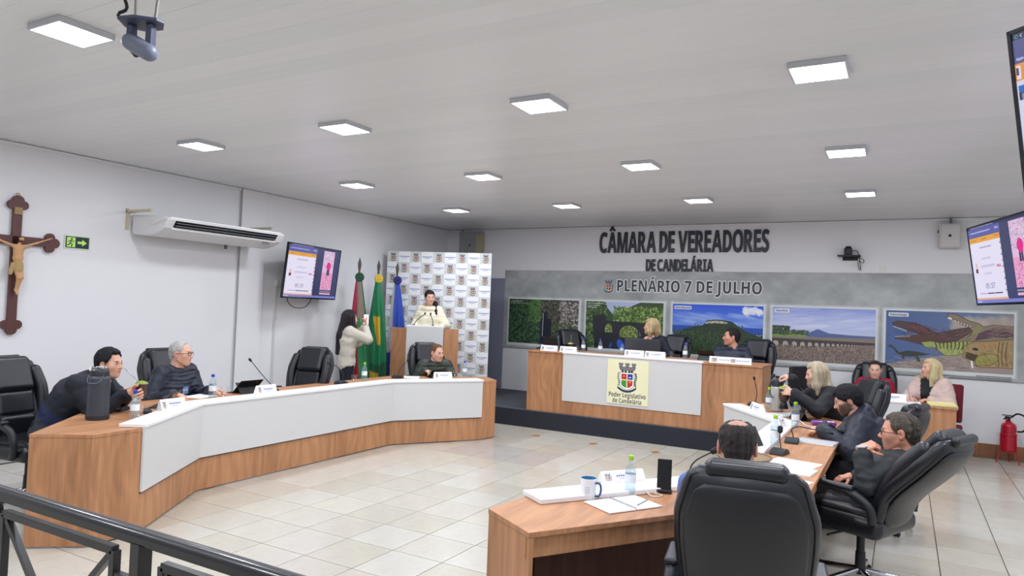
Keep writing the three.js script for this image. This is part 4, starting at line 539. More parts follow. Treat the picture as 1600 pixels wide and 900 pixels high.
function CRUCIFIGURE(t) { // carved figure: body one mesh, cloth its child
  const f = [], c = (a, b, r1, r2, k = .015, l = null, s = 1) => f.push([cone(a, b, r1, r2, l, s), k]), z = .075, lat = [1, 0, 0];
  c([.005, -.2, z], [0, -.12, z], .026, .03, .02, lat, 1.35); c([0, -.12, z], [0, -.03, z], .03, .034, .02, lat, 1.4); c([-.045, .0, z], [.045, .0, z], .016, .016);
  for (const s of [1, -1]) { c([s * .05, .0, z], [s * .17, .045, z - .015], .0135, .011); c([s * .17, .045, z - .015], [s * .29, .095, .05], .0105, .007); c([s * .29, .095, .05], [s * .325, .108, .046], .009, .006, .006); }
  c([.028, -.21, z], [.03, -.31, z + .028], .023, .016); c([-.022, -.21, z], [.0, -.315, z + .03], .023, .016); c([.03, -.31, z + .028], [.012, -.435, z - .005], .0155, .0095); c([.0, -.315, z + .03], [-.004, -.435, z - .003], .0155, .0095); c([.012, -.435, z - .005], [.01, -.475, z + .015], .01, .008); c([-.004, -.435, z - .003], [.0, -.475, z + .02], .01, .008);
  c([0, .01, z], [.008, .04, z + .012], .014, .012); f.push([ell([.012, .068, z + .02], [.022, .03, .026], .2), .012]);
  const b = part(t, 'figure', paint(snet(blend(f), [-.36, -.5, 0], [.36, .13, .17], .0042), (x, y, zz) => lin(y > .045 && (y > .085 || zz < z + .02) && Math.abs(x) < .05 ? 0x3a2418 : y > .035 && y < .056 && Math.abs(x) < .04 && zz > z + .02 ? 0x4a3020 : 0xc99a6c)), new THREE.MeshStandardMaterial({ vertexColors: true, roughness: .5 }), 'painted carved figure');
  const l = [[cone([.004, -.165, z], [.004, -.235, z + .004], .034, .036, lat, 1.3), .01], [cone([-.05, -.18, z + .01], [-.065, -.27, z + .01], .016, .02), .01]]; part(b, 'loincloth', snet((x, y, zz) => Math.max(blend(l)(x, y, zz) + .003 * Math.sin(y * 300 + x * 160), y - -.158), [-.11, -.31, 0], [.09, -.12, .16], .004), MAT(0xb59a68, .6));
}
// ---------------------------------------------------------------- things on the walls
const ZW = ROOM.z0, XW = ROOM.x0;
{
  const t = thing('mural_panel', 'long grey stone-look wall panel with printed title and five landscape pictures', 'wall panel', [-2.38, 1.715, ZW]);
  part(t, 'board', box(8.1, 1.41, .02, 0, 0, .012, .003), MAT(0x8d9290, .6));
  part(t, 'printed_face', new THREE.PlaneGeometry(8.09, 1.4).translate(0, 0, .0225), MAT(0xffffff, .55, 0, { map: MURAL() }));
  const N = ['dark forest and waterfall picture', 'stone arches in woodland picture', 'wooded table mountain picture', 'aqueduct in open field picture', 'prehistoric reptiles picture'];
  PHOTOS.forEach(([a, b], i) => part(t, 'picture', box(b - a, .79, .012, (a + b) / 2 + 2.38, 1.505 - 1.715, .024), [0, 1, 2, 3].map(() => MAT(0xe4e8e4, .5)).concat([MAT(0xffffff, .45, 0, { map: canvasTex(704, 400, PAINT[i]) }), MAT(0x888888)]), N[i]));
}
const font = await new FontLoader().loadAsync('fonts/droid/droid_sans_bold.typeface.json');
function lettering(text, label, x0, x1, y, h) {
  const t = thing('wall_lettering', label, 'lettering', [x0, y, ZW]); const m = MAT(0x20242f, .4);
  const size = h / .714; let x = 0; const gs = [];
  for (const c of text) { if (c === ' ') { x += size * .26; continue; } const g = new TextGeometry(c, { font, size, depth: .025, bevelEnabled: true, bevelSize: .004, bevelThickness: .002, bevelSegments: 1, curveSegments: 6 }); g.computeBoundingBox(); const b = g.boundingBox, w = b.max.x - b.min.x; gs.push([g.translate(x - b.min.x, 0, 0), c]); x += w + size * .075; }
  const k = (x1 - x0) / x; for (const [g] of gs) part(t, 'letter', g.scale(k, 1, 1).translate(0, 0, .003), m); return t;
}
lettering('CÂMARA DE VEREADORES', 'large dark raised letters reading CÂMARA DE VEREADORES on the back wall', -4.59, -1.81, 2.735, .245);
lettering('DE CANDELÁRIA', 'smaller dark raised letters reading DE CANDELÁRIA just above the grey panel', -3.755, -2.645, 2.43, .135);
// crucifix
{
  const t = thing('crucifix', 'dark wood crucifix with trefoil ends hanging on the left wall', 'crucifix', [XW + .012, 2.15, -3.68], Math.PI / 2);
  const w = .085, arm = .36, up = .45, dn = .83, s = new THREE.Shape(); const y0 = .06;
  // outline with three-lobed ends, upright part then crossbar
  const lobe = (cx, cy) => { const g = []; cx.forEach(([dx, dy, r], i) => g.push(new THREE.CylinderGeometry(r, r, .0305 + i * .0004, 28).rotateX(Math.PI / 2).translate(dx, dy, .0152 + i * .0002))); return g; };
  const cross = merge([box(w, up + dn, .03, 0, (up - dn) / 2, .015, .004), box(arm * 2, w, .03, 0, y0, .015, .004),
    ...lobe([[0, up, .055], [-.05, up - .04, .045], [.05, up - .04, .045], [0, -dn, .05], [-.05, -dn + .05, .045], [.05, -dn + .05, .045], [arm, y0, .05], [arm - .045, y0 + .055, .045], [arm - .045, y0 - .055, .045], [-arm, y0, .05], [-arm + .045, y0 + .055, .045], [-arm + .045, y0 - .055, .045]])]);
  part(t, 'cross', cross, MAT(0x5a3330, .5)); 
  part(t, 'hanging_ring', new THREE.TorusGeometry(.014, .004, 8, 16).translate(0, up + .065, .012), M.gold);
  part(t, 'title_scroll', box(.075, .075, .016, 0, up - .1, .036, .006), MAT(0x9a7d55, .5));
  CRUCIFIGURE(t);
}
// exit sign
{
  const t = thing('exit_sign', 'small dark green sign with running figure and arrow on the left wall', 'sign', [XW + .003, 2.245, -4.285], Math.PI / 2);
  part(t, 'board', box(.27, .145, .006, 0, 0, .003, .001), MAT(0xd9e5cf, .5)); part(t, 'pictogram', new THREE.PlaneGeometry(.245, .122).translate(0, 0, .0068), MAT(0xffffff, .5, 0, { map: SIGN() }));
}
// air conditioner
{
  const t = thing('air_conditioner', 'long white ceiling-type air conditioner mounted on the left wall', 'air conditioner', [XW, 2.5, -5.67], Math.PI / 2);
  // profile across the unit (local x away from the wall is z)
  const s = new THREE.Shape(); s.moveTo(.05, .12); s.lineTo(.55, .1); s.quadraticCurveTo(.69, .09, .7, .05); s.lineTo(.64, -.035); s.quadraticCurveTo(.5, -.12, .3, -.12); s.lineTo(.08, -.1); s.quadraticCurveTo(.05, -.09, .05, -.05); s.closePath();
  const W = 1.66; const g = plate(s, W, .015).rotateY(-Math.PI / 2).translate(W / 2, 0, 0);
  part(t, 'body', g, MAT(0xdedede, .4));
  const dir = [.06 / .1044, .085 / .1044];
  const f = part(t, 'air_outlet', box(W - .22, .082, .012).rotateX(.61).translate(0, .0105, .676), M.blackGloss);
  for (const k of [-.018, .012]) part(f, 'louvre', box(W - .24, .006, .03).rotateX(.3).translate(0, .0105 + k, .684 + k * .62), MAT(0x7d8084, .35));
  part(t, 'front_strip', box(W - .1, .018, .05, 0, .075, .672, .006), M.whiteEdge); part(t, 'lower_strip', box(W - .2, .012, .02).rotateX(.61).translate(0, -.04, .645), M.whiteEdge);
  part(t, 'receiver', box(.11, .02, .012).rotateX(.9).translate(.62, -.07, .605), MAT(0x9a9ea3, .3));
  for (const sx of [-1, 1]) part(t, 'bracket', merge([box(.03, .03, .45, sx * (W / 2 + .02), .155, .23), box(.03, .24, .02, sx * (W / 2 + .02), .07, .012), box(.05, .012, .05, sx * (W / 2 + .01), .14, .1)]), MAT(0xc9bfa4, .6));
  part(t, 'drain_stub', cyl(.02, .02, .05, .42, -.13, .1), M.grey);
}
// televisions
function television(label, pos, yaw, tilt, w, h, tex, mount) {
  const t = thing('television', label, 'television', pos); t.rotation.set(tilt, yaw, 0, 'YXZ');
  part(t, 'casing', merge([box(w, h, .03, 0, 0, -.02, .006), box(w * .6, h * .55, .04, 0, -.05, -.05, .01)]), M.black);
  const em = new THREE.MeshStandardMaterial({ color: 0x05050a, roughness: .25, emissive: 0xffffff, emissiveMap: tex, emissiveIntensity: .52 });
  part(t, 'screen', new THREE.PlaneGeometry(w - .024, h - .03).translate(0, .003, -.0035), em);
  part(t, 'bezel', merge([box(w, .012, .008, 0, h / 2 - .006, -.003), box(w, .02, .008, 0, -h / 2 + .01, -.003), box(.012, h, .008, w / 2 - .006, 0, -.003), box(.012, h, .008, -w / 2 + .006, 0, -.003)]), M.blackGloss);
  const l = new THREE.RectAreaLight(0xc9c4ff, .5, w * .9, h * .9); l.position.set(0, 0, .02); l.rotation.y = Math.PI; t.add(l);
  if (mount) part(t, 'mount_arm', mount, M.plastic); return t;
}
const scr = SCREEN();
const rel = (pos, yaw, tilt, pts) => { const m = new THREE.Matrix4().makeRotationFromEuler(new THREE.Euler(tilt, yaw, 0, 'YXZ')).setPosition(...pos).invert(); return pts.map(p => V(...p).applyMatrix4(m).toArray()); };
{
  let p = [-7.35, 2.12, -7.35], y = 1.78, k = .1; let a = rel(p, y, k, [[-7.42, 2.1, -7.33], [-7.55, 2.06, -7.25], [-7.74, 2.06, -7.2], [-7.74, 2.2, -7.2], [-7.74, 1.92, -7.2]]);
  television('television on a wall arm beside the flags, clock reading 05:57 and pink picture', p, y, k, 1.32, .755, scr, merge([rod(a[0], a[1], .02), rod(a[1], a[2], .02), rod(a[3], a[4], .03)]));
  p = [.69, 2.26, -7.02]; y = -1.3; k = .14; a = rel(p, y, k, [[.74, 2.26, -7.02], [1.3, 2.3, -7.1], [2.19, 2.3, -7.1], [2.19, 2.45, -7.1], [2.19, 2.15, -7.1]]);
  television('television hanging on a long arm above the fire extinguisher, clock reading 05:57', p, y, k, 1.24, .71, scr, merge([rod(a[0], a[1], .025), rod(a[1], a[2], .025), rod(a[3], a[4], .035)]));
  p = [.75, 2.3, -2.27]; y = -.77; k = .17; a = rel(p, y, k, [[.78, 2.3, -2.31], [.9, 2.55, -2.42], [.9, 3.17, -2.42]]);
  television('nearest television hanging from the ceiling, cut by the right edge, reading Apps', p, y, k, 1.24, .71, SCREEN2(), merge([rod(a[0], a[1], .025), rod(a[1], a[2], .025)]));
  solo('cable', 'thin dark cable looping below the wall television', 'cable', tube([[-7.6, 2.0, -7.15], [-7.6, 1.72, -7.12], [-7.6, 1.62, -7.25], [-7.55, 1.63, -7.42], [-7.48, 1.8, -7.5]], .006, 30, 6), M.black);
  solo('conduit', 'white vertical cable conduit on the left wall below the television', 'conduit', merge([box(.022, 1.9, .03, XW + .012, .98, -7.03, .003), box(.05, .09, .09, XW + .026, 1.95, -7.05, .01)]), M.white);
}
solo('wall_outlet', 'small white double socket on the back wall above the grey panel', 'socket', merge([box(.075, .115, .012, 0, 0, .006, .004), box(.022, .01, .014, 0, .025, .0065), box(.022, .022, .0135, 0, -.022, .0065)]), MAT(0xe2e1dc, .4), [-.285, 2.475, ZW]);
{
  const t = thing('electrical_box', 'pale square junction box with dark lock under the ceiling, back wall right end', 'electrical box', [.515, 2.93, ZW]);
  part(t, 'case', box(.25, .33, .12, 0, 0, .061, .006), MAT(0xcfc8c6, .5)); part(t, 'door', box(.215, .29, .012, .005, 0, .124, .004), MAT(0xd6d2d1, .45)); part(t, 'lock', merge([new THREE.CylinderGeometry(.018, .018, .012, 20).rotateX(Math.PI / 2).translate(0, .0, .134)]), M.black); part(t, 'conduit', cyl(.014, .014, .08, .01, .205, .05), M.grey); part(t, 'knob', box(.02, .045, .02, -.135, .06, .08, .005), M.grey);
}
{
  const t = thing('electrical_cabinet', 'grey electrical cabinet high in the left back corner behind the backdrop', 'cabinet', [-7.17, 2.92, ZW]);
  part(t, 'case', box(.5, .44, .1, 0, 0, .051, .006), MAT(0x9fa0a0, .5)); part(t, 'cover', box(.13, .36, .1, .2, -.02, .075, .004), MAT(0xb3a98c, .6)); part(t, 'door', box(.2, .3, .012, -.02, -.05, .106, .004), MAT(0x9a9b9d, .5)); part(t, 'lock', new THREE.CylinderGeometry(.016, .016, .012, 16).rotateX(Math.PI / 2).translate(0, -.04, .116), M.black);
}
{
  const t = thing('camera', 'small black camera on a bracket shelf with dangling cables on the back wall', 'camera', [-.7, 2.66, ZW]);
  part(t, 'shelf', merge([box(.3, .016, .2, -.01, 0, .11, .003), box(.2, .06, .012, 0, -.03, .006)]), M.black); part(t, 'body', merge([box(.11, .1, .1, -.02, .058, .12, .01), cyl(.045, .038, .03, -.02, .12, .12)]), M.blackGloss); part(t, 'lens', new THREE.CylinderGeometry(.028, .03, .04, 20).rotateX(Math.PI / 2).translate(-.02, .06, .185), M.plastic);
  part(t, 'cable', merge([tube([[.03, .08, .1], [.09, .07, .1], [.12, -.02, .1], [.13, -.1, .06], [.14, -.2, .02]], .006, 24, 6), tube([[.1, -.02, .12], [.18, -.06, .1], [.17, -.1, .08], [.11, -.07, .08], [.12, -.2, .03]], .005, 24, 6)]), M.rubber);
}
// printed backdrop behind the lectern
{
  const t = thing('backdrop', 'white free-standing backdrop printed with rows of coats of arms behind the lectern', 'backdrop', [-6.77, .25, -9.6], .32); t.scale.set(.955, .978, 1);
  part(t, 'frame', merge([box(1.86, .03, .03, 0, 2.385, 0), box(.03, 2.38, .03, -.915, 1.2, 0), box(.03, 2.38, .03, .915, 1.2, 0), box(1.86, .03, .03, 0, .03, 0), box(.04, .03, .5, -.8, .016, 0), box(.04, .03, .5, .8, .016, 0)]), M.grey);
  part(t, 'printed_banner', box(1.88, 2.4, .012, 0, 1.21, .022), [0, 1, 2, 3].map(() => M.paper).concat([MAT(0xffffff, .7, 0, { map: BACKDROP() }), M.paper]));
}
// flags: pole with spear finial, gathered cloth, rosette
function flag(label, x, z, colorAt, finial, ros, seed) {
  const t = thing('flag', label, 'flag', [x, 0, z]); const lean = .0;
  part(t, 'pole', cyl(.014, .014, 2.2, 0, 1.12, 0), MAT(0x5b4a3a, .5)); part(t, 'base', lathe([[.001, .0], [.14, 0], [.14, .02], [.05, .05], [.03, .12], [.016, .13]], 24), MAT(0x3f342b, .5));
  part(t, 'finial', lathe([[.001, 2.4], [.012, 2.36], [.028, 2.3], [.02, 2.23], [.014, 2.21], [.022, 2.2], [.001, 2.19]], 16), MAT(0x4c4640, .5));
  part(t, 'rosette', (() => { const g = []; for (let i = 0; i < 12; i++) { const a = i / 12 * 6.283; g.push(new THREE.SphereGeometry(.026, 10, 8).scale(1, 1, .6).translate(Math.cos(a) * .045, Math.sin(a) * .045, 0)); } g.push(new THREE.SphereGeometry(.03, 12, 10).scale(1, 1, .7)); return merge(g).rotateY(.5).translate(.02, 2.1, .04); })(), ros);
  // cloth: pleated tube that widens downwards
  const n = 96, m = 60, P = [], C = [], I = []; const rr = rng(seed), ph = rr() * 6;
  for (let j = 0; j <= m; j++) { const v = j / m, y = 2.08 - v * 1.78, w = .04 + .17 * Math.pow(v, .8) * (1 - .25 * v), d = .035 + .085 * Math.pow(v, .7);
    for (let i = 0; i <= n; i++) { const a = i / n * Math.PI * 2, f = Math.sin(a * 7 + ph + v * 1.2 + Math.sin(v * 5 + seed)) * (.2 + .12 * Math.sin(a * 3 + seed)); const k = 1 + f * Math.min(1, v * 3) * .8; P.push(Math.cos(a) * w * k + .05 * v, y - .06 * v * Math.sin(a * 2 + seed) , Math.sin(a) * d * k); const c = lin(colorAt(v, i / n, f)).multiplyScalar(.8); C.push(c.r, c.g, c.b); } }
  for (let j = 0; j < m; j++) for (let i = 0; i < n; i++) { const a = j * (n + 1) + i, b = a + 1, c = a + n + 1, d = c + 1; I.push(a, b, c, b, d, c); }
  const g = new THREE.BufferGeometry(); g.setAttribute('position', new THREE.Float32BufferAttribute(P, 3)); g.setAttribute('color', new THREE.Float32BufferAttribute(C, 3)); g.setIndex(I); g.computeVertexNormals();
  part(t, 'cloth', g, new THREE.MeshStandardMaterial({ vertexColors: true, roughness: .55, side: THREE.DoubleSide })); t.rotation.y = .45; return t;
}
flag('left flag in green, red and yellow gathered on its pole, leftmost of the three', -7.12, -8.05, (v, u) => { const s = (u + v * .12) % 1; if (v > .42 && v < .47 && s > .12 && s < .3) return 0xd9a928; return s < .1 ? 0x13653e : s < .3 ? (v < .35 ? 0x8a7a6a : 0x1c8a52) : s < .52 ? 0xb01836 : s < .6 ? 0xd8a51f : 0x13653e; }, 0, MAT(0x174a33, .7), 2);
flag('middle flag, dark green with yellow patches, gathered on its pole between the other flags', -7.13, -8.5, (v, u) => { const s = u % 1; if (v > .3 && v < .55 && s > .14 + (v - .3) * .1 && s < .34 - (v - .3) * .5) return 0xe0b51c; if (v > .78 && v < .86 && s > .2 && s < .38) return 0xd9ae20; return v > .7 ? 0x0c5a38 : 0x128350; }, 0, MAT(0xcdb13a, .7), 5);
flag('blue and white flag gathered on its pole, rightmost of the three', -7.13, -8.96, (v, u) => { const s = u % 1; if (v > .42 && v < .46 && s > .22 && s < .36) return 0xc2a04a; if (s > .3 && s < .55 && v < .62) return 0xd4d7dc; if (v > .5 && v < .62 && s > .24 && s <= .3) return 0xd8c83a; if (v > .75 && v < .85 && s > .3 && s < .36) return 0xd8dce8; return 0x1f47b4; }, 0, MAT(0x16206a, .7), 8);
// fire extinguisher on its stand
{
  const t = thing('fire_extinguisher', 'red fire extinguisher on a three-legged red stand by the back wall', 'fire extinguisher', [1.19, 0, -11.0], -.2);
  part(t, 'cylinder', lathe([[.001, .15], [.075, .15], [.085, .165], [.085, .46], [.075, .49], [.04, .515], [.03, .53], [.001, .53]], 40), M.red);
  part(t, 'label', lathe([[.0856, .26], [.0858, .262], [.0858, .43], [.0856, .432]], 40).rotateY(0), MAT(0x6a5a5c, .6)).geometry = (() => { const g = new THREE.CylinderGeometry(.0862, .0862, .17, 20, 1, true, Math.PI * 1.2, 1.5); return g.translate(0, .345, 0); })();
  part(t, 'valve', merge([cyl(.018, .016, .06, 0, .555, 0), box(.05, .03, .03, -.02, .575, 0, .006), box(.11, .012, .022, -.02, .6, 0, .004), rod([-.06, .55, 0], [-.02, .56, 0], .008)]), M.black);
  part(t, 'gauge', new THREE.SphereGeometry(.016, 14, 10).translate(-.02, .54, .03), M.red);
  part(t, 'hose', tube([[.02, .575, 0], [.09, .63, .01], [.17, .6, .02], [.19, .5, .03], [.15, .42, .04], [.09, .41, .04]], .011, 40, 10), M.rubber);
  const st = part(t, 'stand', merge([new THREE.TorusGeometry(.09, .007, 8, 40).rotateX(Math.PI / 2).translate(0, .36, 0), new THREE.TorusGeometry(.07, .006, 8, 40).rotateX(Math.PI / 2).translate(0, .14, 0)]), M.red);
  for (let k = 0; k < 3; k++) { const a = k * 2.094 + .5, c = Math.cos(a), s = Math.sin(a); part(st, 'leg', merge([tube([[c * .095, .37, s * .095], [c * .1, .2, s * .1], [c * .11, .13, s * .11], [c * .14, .006, s * .14]], .007, 16, 8), cyl(.014, .014, .008, c * .142, .004, s * .142)]), M.red); }
}
// camera hanging upside down under a plate, upper left
{
  const t = thing('ceiling_camera', 'dark grey camera hanging from rods under a ceiling plate, upper left', 'camera', [-2.84, 2.86, -1.79], .35);
  const d = MAT(0x3d4258, .5), e = MAT(0x6a7080, .45);
  part(t, 'plate', slab([[-.1, -.02], [-.04, -.075], [.05, -.065], [.1, .0], [.09, .035], [.01, .075], [-.07, .065]], 0, .014, .003), d);
  for (const s of [-1, 1]) part(t, 'hanger_rod', rod([s * .045, .012, -.015], [s * .065, .32, -.025], .007), MAT(0x8d8a84, .5));
  for (const x of [-.05, .04]) part(t, 'yoke', box(.03, .1, .035, x, -.05, 0, .006), d);
  part(t, 'camera_head', merge([new THREE.CapsuleGeometry(.036, .1, 10, 24).rotateZ(Math.PI / 2).rotateZ(-.5).translate(.0, -.1, .01)]), e);
  part(t, 'lens', new THREE.CylinderGeometry(.02, .022, .03, 20).rotateX(1.2).translate(-.05, -.1, -.03), M.black);
  part(t, 'cable', tube([[-.09, .012, .0], [-.12, .05, 0], [-.08, .07, 0], [-.11, .16, 0], [-.12, .32, 0]], .007, 24, 6), M.rubber);
}
// ---------------------------------------------------------------- the people
const straight = (len, back, w = 0) => { // locks that hang down behind and beside the face, head frame
  const s = []; for (const k of [1, -1]) { s.push([[k * .07, .03, -.01], [k * .082, -len * .55, .012], .032, .026, [0, 0, 1], 1.7], [[k * .082, -len * .5, .012], [k * .085, -len, .02], .026, .012, [0, 0, 1], 1.5]); }
  s.push([[0, .04, -.07], [0, -back * .55, -.1 - w * .7], .055, .05, [1, 0, 0], 1.75], [[0, -back * .5, -.1 - w * .6], [0, -back, -.1 - w], .05, .03, [1, 0, 0], 1.9]); return s; };
person({ label: 'black-haired man in a dark jumper leaning on the left desk, holding a gourd', pos: [-6.05, 0, -3.24], ry: 2.142, lean: .55, girth: 1.22, scale: 1.1, headScale: .97, hipY: .56, look: [.93, -.02, -.4], headFwd: .05, skin: 0xd9a88c, hair: { color: 0x14141a, thick: .022, line: .012, seed: 3 }, seed: 2,
  left: { at: [-5.4, .92, -3.46], dir: [.6, .12, -.3], back: [-.3, .3, -.9], curl: 1, thumb: .2, pole: [-.2, -1, -.6] }, right: { at: [-5.47, .92, -3.46], dir: [.6, .12, -.15], back: [-.1, .3, .9], curl: 1, pole: [-.4, -1, .5] },
  top: { name: 'jumper', color: 0x1b1f2b, thick: .018, collar: .08, paint: (x, y, z) => y < -.26 ? 0x3a3e44 : y < -.16 ? 0x18264a : undefined }, extra: (t, k) => part(t, 'shirt_collar', snet(ring(A3(A3(k.N, k.u2, .035), k.lat, 0), N3(A3(k.u2, [0, 0, 1], .3)), .062, .0075, .5), A3(k.N, [-.12, -.12, -.12]), A3(k.N, [.12, .14, .12]), .006), M.paper) });
person({ label: 'grey-haired man in glasses and navy quilted vest seated at the left desk', pos: [-6.3, 0, -4.42], ry: 1.75, lean: .2, hipY: .515, girth: 1.2, look: [.86, .0, -.5], skin: 0xdba98f, hair: { color: 0x9b9a98, color2: 0xb9b8b5, thick: .007, line: .03, scalp: .5, seed: 5 }, brow: 0x6d6864, glasses: 0x2a1b18, seed: 6, belly: 1.1, cell: .009,
  left: { at: [-5.92, .82, -4.62], dir: [.5, -.1, -.75], back: [0, 1, 0], curl: .5 }, right: { at: [-5.9, .81, -4.2], dir: [.5, -.1, -.3], back: [0, 1, 0], curl: .5 },
  top: { name: 'quilted_vest', color: 0x1c2333, thick: .022, quilt: .07, quiltAmp: .02, quiltSleeve: false, collar: .3, rough: .55, paint: (x, y, z) => z > .06 && Math.abs(x) < .035 - y * .12 && y < .02 ? 0x8fa3c8 : undefined } });
person({ label: 'long-haired woman in a cream jumper seen from behind, holding up a phone', pose: 'stand', female: true, pos: [-6.87, 0, -7.58], ry: 2.55, scale: .935, look: [.55, .02, -.83], skin: 0xd9a68a, hair: { type: 'long', color: 0x1f1a1d, color2: 0x352c30, thick: .02, line: .012, strands: straight(.24, .5, .07), seed: 8 }, seed: 9, girth: .92, headCell: .005,
  left: { at: [-6.84, 1.37, -7.88], dir: [.15, .95, -.1], back: [.35, .1, -.9], curl: .7, pole: [-.1, -1, -.3] }, right: { at: [-6.74, 1.37, -7.8], dir: [.1, .95, -.15], back: [.6, .1, -.6], curl: .7, pole: [.9, -1, .6] },
  top: { name: 'jumper', color: 0xcfc9ba, thick: .02, hem: -.02, collar: .1, sleeve: 1.15 }, bottom: 0x171a28 });
person({ label: 'woman with dark ponytail speaking at the lectern in a cream quilted hooded jacket', pose: 'stand', female: true, pos: [-6.6, .25, -9.15], ry: .42, scale: 1.0, look: [.78, -.05, .62], skin: 0xdcae96, hair: { color: 0x241c1d, thick: .014, volume: [[[.0, -.03, -.11], [.035, .06, .04]]], strands: [[[.04, -.04, -.09], [.095, -.09, .04], .026, .028], [[.095, -.09, .04], [.08, -.26, .15], .028, .016]], seed: 12, type: 'long' }, seed: 12, girth: .98, shoulder: .9, headCell: .005,
  left: { at: [-6.24, 1.4, -8.99], dir: [.1, -.3, .5], curl: .5, pole: [.6, -1, -.2] }, right: { at: [-6.62, 1.4, -8.79], dir: [.0, -.3, .5], curl: .5, pole: [-.6, -1, -.2] },
  top: { name: 'quilted_jacket', color: 0xe9e2c8, thick: .022, quilt: .09, quiltAmp: .014, hood: true, hoodR: .1, rough: .5, sleeve: 1.02 } });
person({ label: 'short-haired young man in an olive quilted jacket seated in front of the lectern', pos: [-5.8, 0, -8.15], ry: .98, lean: .28, scale: .95, hipY: .47, look: [.92, -.1, .25], skin: 0xdfb095, hair: { color: 0x6a4a34, thick: .005, line: .018, scalp: .75, seed: 15 }, seed: 15, headCell: .005,
  left: { at: [-5.42, .81, -8.0], dir: [.6, 0, .6], curl: .5, pole: [.4, -1, -.5] }, right: { at: [-5.66, .83, -7.82], dir: [.7, 0, .3], curl: .6, pole: [-.7, -1, .2] },
  top: { name: 'quilted_jacket', color: 0x2b3329, thick: .026, quilt: .075, quiltAmp: .008, collar: .35, rough: .5 } });
person({ label: 'blonde woman in dark blue, chin on her hand, at the middle of the presiding table', female: true, pos: [-3.2, .25, -10.12], ry: -.25, lean: .16, hipY: .62, scale: 1.02, look: [-.93, .06, .36], skin: 0xdaa78e, hair: { type: 'long', color: 0x9a835f, color2: 0xc9b58c, thick: .022, line: .012, strands: straight(.13, .13), seed: 18 }, seed: 18, headCell: .005, cell: .013,
  left: { at: [-2.95, 1.15, -9.72], dir: [-.8, 0, .2], curl: .4, pole: [.6, -1, 0] }, right: { at: [-3.29, 1.27, -9.88], dir: [.05, .9, -.1], back: [-.6, 0, .6], curl: .7, pole: [-.6, -1, .3] },
  top: { name: 'jacket', color: 0x141a2b, thick: .016, collar: .1, paint: (x, y, z) => z > .05 && Math.abs(x) < .03 && y > -.12 ? 0xcfcabf : undefined }, extra: (t, k) => part(t, 'light_cuff', snet(cone(A3(k.arms[1].Wr, N3(S3(k.arms[1].E, k.arms[1].Wr)), .0), A3(k.arms[1].Wr, N3(S3(k.arms[1].E, k.arms[1].Wr)), .03), .04, .042), A3(k.arms[1].Wr, [-.1, -.1, -.1]), A3(k.arms[1].Wr, [.1, .1, .1]), .006), MAT(0xcdc8bd, .8)) });
person({ label: 'man in a navy jacket at the right end of the presiding table', pos: [-2.07, .25, -10.08], ry: -.12, lean: .12, hipY: .54, look: [-.93, .04, .4], skin: 0xc9937a, hair: { color: 0x1e1a1b, thick: .011, line: .004, seed: 20 }, seed: 20, headCell: .005, cell: .013, girth: 1.1,
  left: { at: [-1.9, 1.15, -9.68], dir: [-.9, 0, .15], curl: .5, pole: [.7, -1, 0] }, right: { at: [-2.2, 1.15, -9.66], dir: [.5, 0, .3], curl: .4, pole: [-.7, -1, 0] },
  top: { name: 'jacket', color: 0x1c2438, thick: .022, collar: .45, quilt: .16, quiltAmp: .006, rough: .55, paint: (x, y, z) => z > .1 && x > .06 && x < .12 && y > .0 && y < .014 ? 0xc9ccd4 : undefined } });
person({ label: 'blonde woman in black reaching for the steel flask at the right desk', female: true, pos: [-.52, 0, -7.86], ry: -1.05, lean: .42, look: [-.93, -.1, .35], skin: 0xdcae98, hair: { type: 'long', color: 0x9f8f76, color2: 0xcabfa9, thick: .022, line: .012, strands: straight(.2, .24), seed: 23 }, seed: 23, headCell: .0045, girth: 1.15, scale: 1.03, lip: 0xa64b50,
  right: { at: [-.97, 1.13, -7.6], dir: [-.9, .2, -.1], back: [-.1, .9, .2], curl: .8, pole: [.3, -1, -.6] }, left: { at: [-.93, 1.0, -7.42], dir: [-.9, .1, .15], back: [.25, .35, .9], curl: .8, thumb: .1, pole: [.5, -1, .8] },
  top: { name: 'coat', color: 0x17181f, thick: .024, collar: .2, paint: (x, y, z) => undefined } });
person({ label: 'bearded man with black hair in a dark quilted jacket, looking down at the desk', pos: [-.06, 0, -6.6], ry: -1.5, lean: .55, hipY: .5, look: [-.92, -.34, .15], skin: 0xd2a084, hair: { color: 0x15151b, thick: .026, line: -.008, fringe: -.012, seed: 27 }, beard: .82, seed: 27, headCell: .0035, girth: 1.15,
  right: { at: [-.56, .83, -6.42], dir: [-.9, -.1, .1], back: [0, 1, 0], curl: .6, pole: [.1, -1, -.8] }, left: { at: [-.57, .83, -6.27], dir: [-.85, -.1, -.3], back: [0, .8, .5], curl: .7, pole: [.3, -.9, .8] },
  top: { name: 'quilted_jacket', color: 0x1a2030, thick: .03, quilt: .085, quiltAmp: .006, quiltSleeve: false, hood: true, collar: .2, rough: .5, sleeve: 1.15 } });
